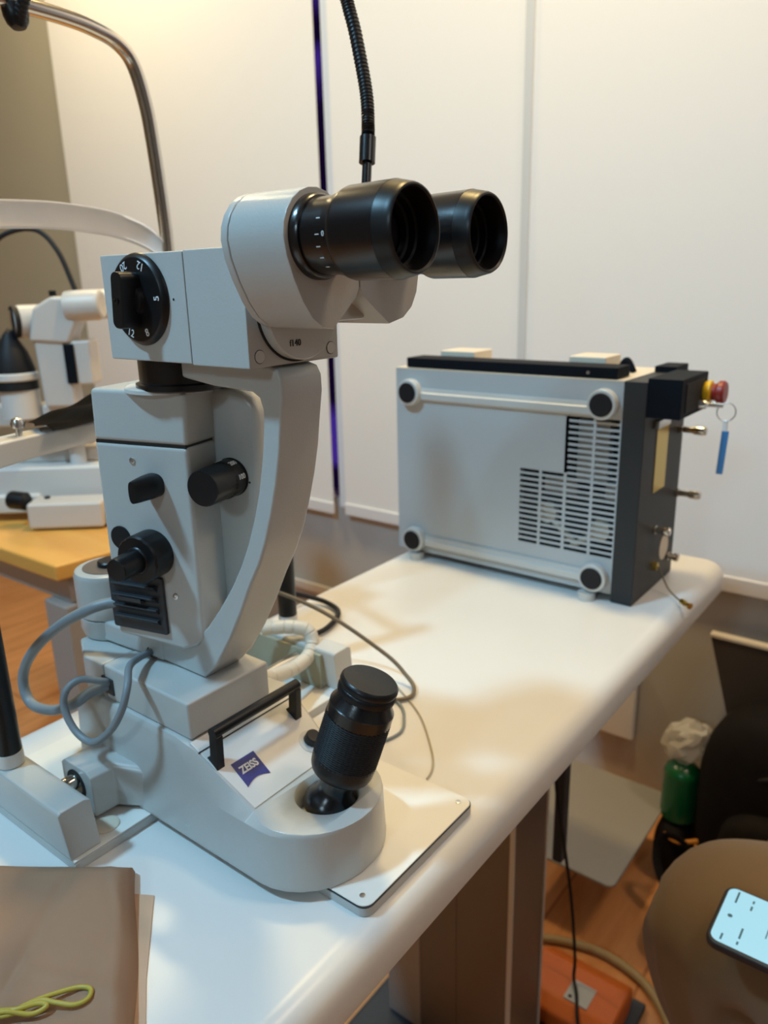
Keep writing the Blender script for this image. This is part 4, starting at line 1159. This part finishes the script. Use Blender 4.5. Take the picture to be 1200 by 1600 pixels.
def blob_obj(name, m, par, *a, **k):
    mb = MB()
    mb.add(blob(*a, **k), 0, 1)
    return mb.build(name, m, par, sharp=80)
blob_obj('pack_body', 'nylon', BKP, (1.352, 0.118, FZ + 0.203), (0.085, 0.188, 0.200), 0.62, 28, 20)
blob_obj('front_pocket', 'nylon', BKP, (1.272, 0.110, FZ + 0.125), (0.05, 0.140, 0.118), 0.6, 28, 18)
MB().tube([(1.290, 0.245, FZ + 0.27), (1.270, 0.17, FZ + 0.315), (1.265, 0.08, FZ + 0.325), (1.270, -0.03, FZ + 0.315), (1.29, -0.07, FZ + 0.27)], 0.004, 8).build('zip_seam', 'matte_black', BKP)
MB().tube([(1.33, 0.16, FZ + 0.390), (1.32, 0.13, FZ + 0.422), (1.32, 0.07, FZ + 0.426), (1.33, 0.04, FZ + 0.390)], 0.007, 10).build('carry_loop', 'matte_black', BKP)
blob_obj('side_pocket', 'nylon', BKP, (1.335, 0.338, FZ + 0.064), (0.055, 0.034, 0.064), 0.7, 24, 14)
MB().tube([(1.296, 0.286, FZ + 0.118), (1.280, 0.318, FZ + 0.112), (1.300, 0.352, FZ + 0.108), (1.335, 0.360, FZ + 0.106), (1.37, 0.348, FZ + 0.110)], 0.0045, 8).build('pocket_trim', 'orange_trim', BKP)
WBt = thing('water_bottle', 'green bottle under a crumpled clear bag beside the black backpack', 'bottle', (1.335, 0.336, FZ + 0.13))
MB().lathe([(0.030, FZ + 0.1285), (0.034, FZ + 0.134), (0.034, FZ + 0.225), (0.030, FZ + 0.236), (0.018, FZ + 0.246), (0, FZ + 0.247)], Matrix.Translation((1.335, 0.336, 0)), 28).build('bottle_body', 'bottle', WBt)
random.seed(3)
t = bmesh.new()
bmesh.ops.create_icosphere(t, subdivisions=3, radius=1)
for v in t.verts:
    r_ = 1 + random.uniform(-0.16, 0.16)
    v.co = Vector((1.342 + v.co.x * 0.036 * r_, 0.340 + v.co.y * 0.040 * r_ - max(0, v.co.z) * 0.025, FZ + 0.291 + v.co.z * 0.045 * r_))
mb = MB()
mb.add(t, 0, 1)
tag(mb.build('plastic_bag', 'bag', sharp=20), 'crumpled translucent plastic bag on top of the green bottle', 'bag')

# orange foot switch
OF = thing('foot_switch', 'orange foot switch hood with a grey label on the wooden floor', 'foot switch', (0.92, 0.36, FZ))
MB().loft([[(0.868, 0.285, FZ + 0.012), (0.868, 0.43, FZ + 0.012), (0.868, 0.43, -0.695), (0.868, 0.285, -0.695)], [(0.890, 0.285, FZ + 0.012), (0.890, 0.432, FZ + 0.012), (0.890, 0.432, -0.680), (0.890, 0.285, -0.680)], [(0.960, 0.285, FZ + 0.012), (0.960, 0.434, FZ + 0.012), (0.960, 0.434, -0.678), (0.960, 0.285, -0.678)], [(0.992, 0.29, FZ + 0.012), (0.992, 0.43, FZ + 0.012), (0.992, 0.43, -0.70), (0.992, 0.29, -0.70)]], 0.006, 3).build('hood', 'orange', OF)
MB().box((0.892, 0.328, -0.6805), (0.932, 0.366, -0.6782)).build('hood_label', 'silverlabel', OF)
MB().cyl((0.899, 0.358, -0.6782), (0.899, 0.358, -0.6777), 0.003).build('label_rivet', 'black_mark', OF)
MB().box((0.862, 0.270, FZ), (1.00, 0.445, FZ + 0.0118), 0.003).build('switch_base', 'darkfoot', OF)
tag(MB().tube([(1.02, 0.47, FZ + 0.008), (1.043, 0.42, FZ + 0.008), (1.055, 0.36, FZ + 0.008), (1.04, 0.29, FZ + 0.008), (1.0, 0.240, FZ + 0.008), (0.94, 0.2, FZ + 0.008)], 0.0075, 10).build('floor_hose', 'hosetan'), 'tan hose curving over the wooden floor past the orange foot switch', 'hose')
tag(MB().tube([(0.95, 0.44, -0.044), (0.945, 0.432, -0.20), (0.938, 0.414, -0.350), (0.932, 0.397, -0.423), (0.931, 0.3790, -0.521), (0.9305, 0.3665, -0.630), (0.925, 0.3640, -0.668), (0.905, 0.35, -0.6755), (0.875, 0.335, -0.683), (0.850, 0.315, -0.71), (0.83, 0.285, FZ + 0.004), (0.80, 0.26, FZ + 0.003)], 0.0026, 8).build('hanging_cable', 'rubber'), 'thin dark cable hanging from the table down over the orange foot switch', 'cable')
SB = thing('shoulder_bag', 'small black bag with a strap loop on the floor behind the knee', 'bag', (1.17, 0.27, FZ))
blob_obj('bag_body', 'nylon', SB, (1.165, 0.255, FZ + 0.045), (0.075, 0.055, 0.045), 0.6, 24, 14)
MB().tube([(1.19, 0.300, FZ + 0.06), (1.215, 0.335, FZ + 0.11), (1.235, 0.33, FZ + 0.15), (1.24, 0.29, FZ + 0.14), (1.22, 0.26, FZ + 0.08)], 0.009, 8, flat=0.35).build('bag_strap', 'nylon', SB)

# ------------------------------------------------------------------ seated person at the right edge
PN = thing('person', 'seated person in khaki trousers holding a lit phone, cropped by the right edge', 'person', (0.75, -0.2, FZ))
def skin(name, verts, edges, m, par, root=0, sub=2, label=None):
    me = bpy.data.meshes.new(name)
    me.from_pydata([v[:3] for v in verts], edges, [])
    o = bpy.data.objects.new(name, me)
    COL.objects.link(o)
    md = o.modifiers.new('skin', 'SKIN')
    md.use_smooth_shade = True
    md.branch_smoothing = 0.6
    for i, v in enumerate(verts):
        sv = me.skin_vertices[0].data[i]
        r = v[3]
        sv.radius = (r, r) if not isinstance(r, tuple) else r
        sv.use_root = (i == root)
    ss = o.modifiers.new('sub', 'SUBSURF')
    ss.levels = sub
    ss.render_levels = sub
    bpy.context.view_layer.update()
    dg = bpy.context.evaluated_depsgraph_get()
    m2 = bpy.data.meshes.new_from_object(o.evaluated_get(dg))
    bpy.data.objects.remove(o)
    bpy.data.meshes.remove(me)
    return link_mesh(m2, name, m, par, label, 80)
hipx, hipy, hipz = 0.78, -0.32, -0.22
# continuous body: pelvis, torso, head, arms, legs
V = [(hipx, hipy, hipz, 0.12), (hipx, hipy - 0.03, 0.02, 0.125), (hipx, hipy - 0.02, 0.20, 0.13), (hipx, hipy, 0.30, 0.055), (hipx, hipy + 0.015, 0.37, 0.05), (hipx, hipy + 0.03, 0.47, 0.095), (hipx, hipy + 0.03, 0.54, 0.085)]
Ed = [(0, 1), (1, 2), (2, 3), (3, 4), (4, 5), (5, 6)]
V += [(0.765, -0.22, -0.278, 0.075), (0.754, 0.02, -0.286, 0.066), (0.752, 0.110, -0.292, 0.058), (0.768, 0.065, -0.44, 0.05), (0.790, -0.045, -0.66, 0.034), (0.788, 0.0, -0.705, 0.030), (0.785, 0.10, -0.718, 0.022)]
Ed += [(0, 7), (7, 8), (8, 9), (9, 10), (10, 11), (11, 12), (12, 13)]
V += [(0.95, -0.22, -0.275, 0.075), (0.98, 0.02, -0.295, 0.066), (0.99, 0.085, -0.30, 0.060), (0.99, 0.06, -0.46, 0.05), (0.985, -0.05, -0.66, 0.034), (0.985, 0.0, -0.705, 0.030), (0.985, 0.09, -0.718, 0.022)]
Ed += [(0, 14), (14, 15), (15, 16), (16, 17), (17, 18), (18, 19), (19, 20)]
V += [(hipx - 0.17, hipy - 0.02, 0.22, 0.05), (hipx - 0.20, hipy + 0.02, -0.03, 0.04), (hipx - 0.15, hipy + 0.20, -0.13, 0.030), (hipx + 0.17, hipy - 0.02, 0.22, 0.05), (hipx + 0.22, hipy + 0.02, -0.03, 0.04), (hipx + 0.13, hipy + 0.22, -0.15, 0.030)]
Ed += [(2, 21), (21, 22), (22, 23), (2, 24), (24, 25), (25, 26)]
# hand under / beside the phone: palm plus fingers and thumb
V += [(0.640, -0.085, -0.195, 0.022), (0.645, -0.060, -0.200, 0.018)]
Ed += [(23, 27), (27, 28)]
base_i = len(V)
for k, (dx, L) in enumerate(((-0.018, 0.030), (-0.005, 0.036), (0.009, 0.034), (0.022, 0.028))):
    V += [(0.646 + dx, -0.045, -0.198, 0.0085), (0.646 + dx, -0.045 + L, -0.1965, 0.008), (0.647 + dx, -0.045 + L * 1.6, -0.1955, 0.007)]
    Ed += [(28, base_i), (base_i, base_i + 1), (base_i + 1, base_i + 2)]
    base_i += 3
V += [(0.612, -0.060, -0.188, 0.010), (0.598, -0.035, -0.180, 0.009), (0.598, -0.015, -0.172, 0.008)]
Ed += [(27, base_i), (base_i, base_i + 1), (base_i + 1, base_i + 2)]
body = skin('body', V, Ed, 'skin', PN)
# trousers: a little larger than the legs, with knee creases
V = [(hipx, hipy, hipz + 0.02, 0.135), (hipx, hipy - 0.02, -0.10, 0.135),
     (0.775, -0.20, -0.265, 0.112), (0.757, -0.06, -0.264, 0.108), (0.746, 0.05, -0.262, 0.104), (0.741, 0.142, -0.264, 0.098), (0.748, 0.128, -0.335, 0.088), (0.758, 0.080, -0.43, 0.084), (0.772, 0.020, -0.54, 0.076), (0.788, -0.045, -0.668, 0.068),
     (0.95, -0.20, -0.270, 0.098), (0.98, -0.02, -0.285, 0.090), (0.99, 0.070, -0.300, 0.080), (0.99, 0.066, -0.40, 0.074), (0.985, 0.0, -0.56, 0.068), (0.985, -0.04, -0.672, 0.062)]
Ed = [(0, 1), (0, 2), (2, 3), (3, 4), (4, 5), (5, 6), (6, 7), (7, 8), (8, 9), (0, 10), (10, 11), (11, 12), (12, 13), (13, 14), (14, 15)]
tr = skin('trousers', V, Ed, 'khaki', PN, 0, 3, 'khaki cotton trousers')
rnd = random.Random(5)
off = wloc(PN)
for v in tr.data.vertices:
    p = v.co + off
    # drawn-out creases running from the knee down the shin
    if p.y > -0.1 and p.z < -0.24:
        f = min(1, (-0.24 - p.z) / 0.06)
        s_ = math.sin((p.x * 0.8 - p.y * 0.6) * 150 + p.z * 34) + 0.5 * math.sin((p.x + p.y) * 90 - p.z * 20)
        v.co += v.normal * 0.0045 * f * s_
tr.data.update()
V = [(hipx, hipy - 0.02, -0.16, 0.135), (hipx, hipy - 0.035, 0.02, 0.14), (hipx, hipy - 0.02, 0.19, 0.142), (hipx, hipy, 0.275, 0.07), (hipx - 0.17, hipy - 0.02, 0.22, 0.065), (hipx - 0.20, hipy + 0.01, 0.02, 0.06), (hipx + 0.17, hipy - 0.02, 0.22, 0.065), (hipx + 0.22, hipy + 0.01, 0.02, 0.06)]
skin('shirt', V, [(0, 1), (1, 2), (2, 3), (2, 4), (4, 5), (2, 6), (6, 7)], 'shirt', PN, 1)
mb = MB()
mb.ball((hipx, hipy + 0.005, 0.52), 0.098, (0.9, 1.0, 1.05))
mb.build('hair', 'hair', PN)
for fx, fy in ((0.788, 0.02), (0.985, 0.015)):
    blob_obj('shoe', 'matte_black', PN, (fx, fy, FZ + 0.028), (0.044, 0.13, 0.036), 0.75, 24, 12)
# stool the person sits on
TS = thing('swivel_stool', 'round black swivel stool under the seated person', 'stool', (0.80, -0.36, FZ))
MB().lathe([(0.16, -0.41), (0.18, -0.40), (0.18, -0.375), (0.16, -0.365), (0, -0.362)], Matrix.Translation((0.80, -0.38, 0)), 40).build('seat', 'rubber', TS)
MB().cyl((0.80, -0.38, FZ + 0.06), (0.80, -0.38, -0.41), 0.025).build('gas_column', 'chrome', TS)
for k in range(5):
    a = 2 * PI * k / 5 + 0.3
    MB().cyl((0.80, -0.38, FZ + 0.075), (0.80 + 0.24 * math.cos(a), -0.38 + 0.24 * math.sin(a), FZ + 0.055), 0.018, 0.012).ball((0.80 + 0.24 * math.cos(a), -0.38 + 0.24 * math.sin(a), FZ + 0.025), 0.025).build('leg', 'rubber', TS)
# phone lying on the knee
PH = thing('phone', 'black phone with a bright cyan-white screen lying on the khaki knee', 'phone', (0.647, 0.04, -0.184))
PM = Matrix.Translation((0.647, 0.041, -0.176))
MB(PM).prism(rrect(-0.0405, -0.079, 0.0405, 0.079, 0.011, 6), 'z', -0.0085, 0.0, 0.0022, 3).build('phone_case', 'phone_case', PH)
scr = MB(PM).prism(rrect(-0.0370, -0.0755, 0.0370, 0.0755, 0.008, 6), 'z', 0.0, 0.0006).build('phone_screen', 'screen', PH)
ui = MB(PM)
# lines of text run across the short side (along X), status row near the +Y end
ui.lathe([(0.0022, 0.0006), (0.0022, 0.0008), (0, 0.0008)], Matrix.Translation((-0.001, 0.0665, 0)), 16)
for y, xa, xb in ((0.0665, 0.018, 0.034), (0.0665, -0.034, -0.026), (0.0525, 0.016, 0.022), (0.0525, 0.026, 0.030), (0.0530, -0.024, -0.010), (0.0530, -0.032, -0.028)):
    ui.box((xa, y - 0.0009, 0.0006), (xb, y + 0.0009, 0.0008))
for k, (xa, xb) in enumerate(((-0.010, 0.012), (-0.002, 0.014), (-0.002, 0.010), (0.000, 0.013), (-0.018, -0.006))):
    ui.box((xa, 0.0335 - 0.0042 * k, 0.0006), (xb, 0.0345 - 0.0042 * k, 0.0008))
for k in range(8):
    ui.box((-0.028, 0.006 - 0.0085 * k, 0.0006), (0.010 + 0.012 * ((k * 7) % 3) / 2, 0.0072 - 0.0085 * k, 0.0008))
ui.build('screen_text', 'ui', scr)
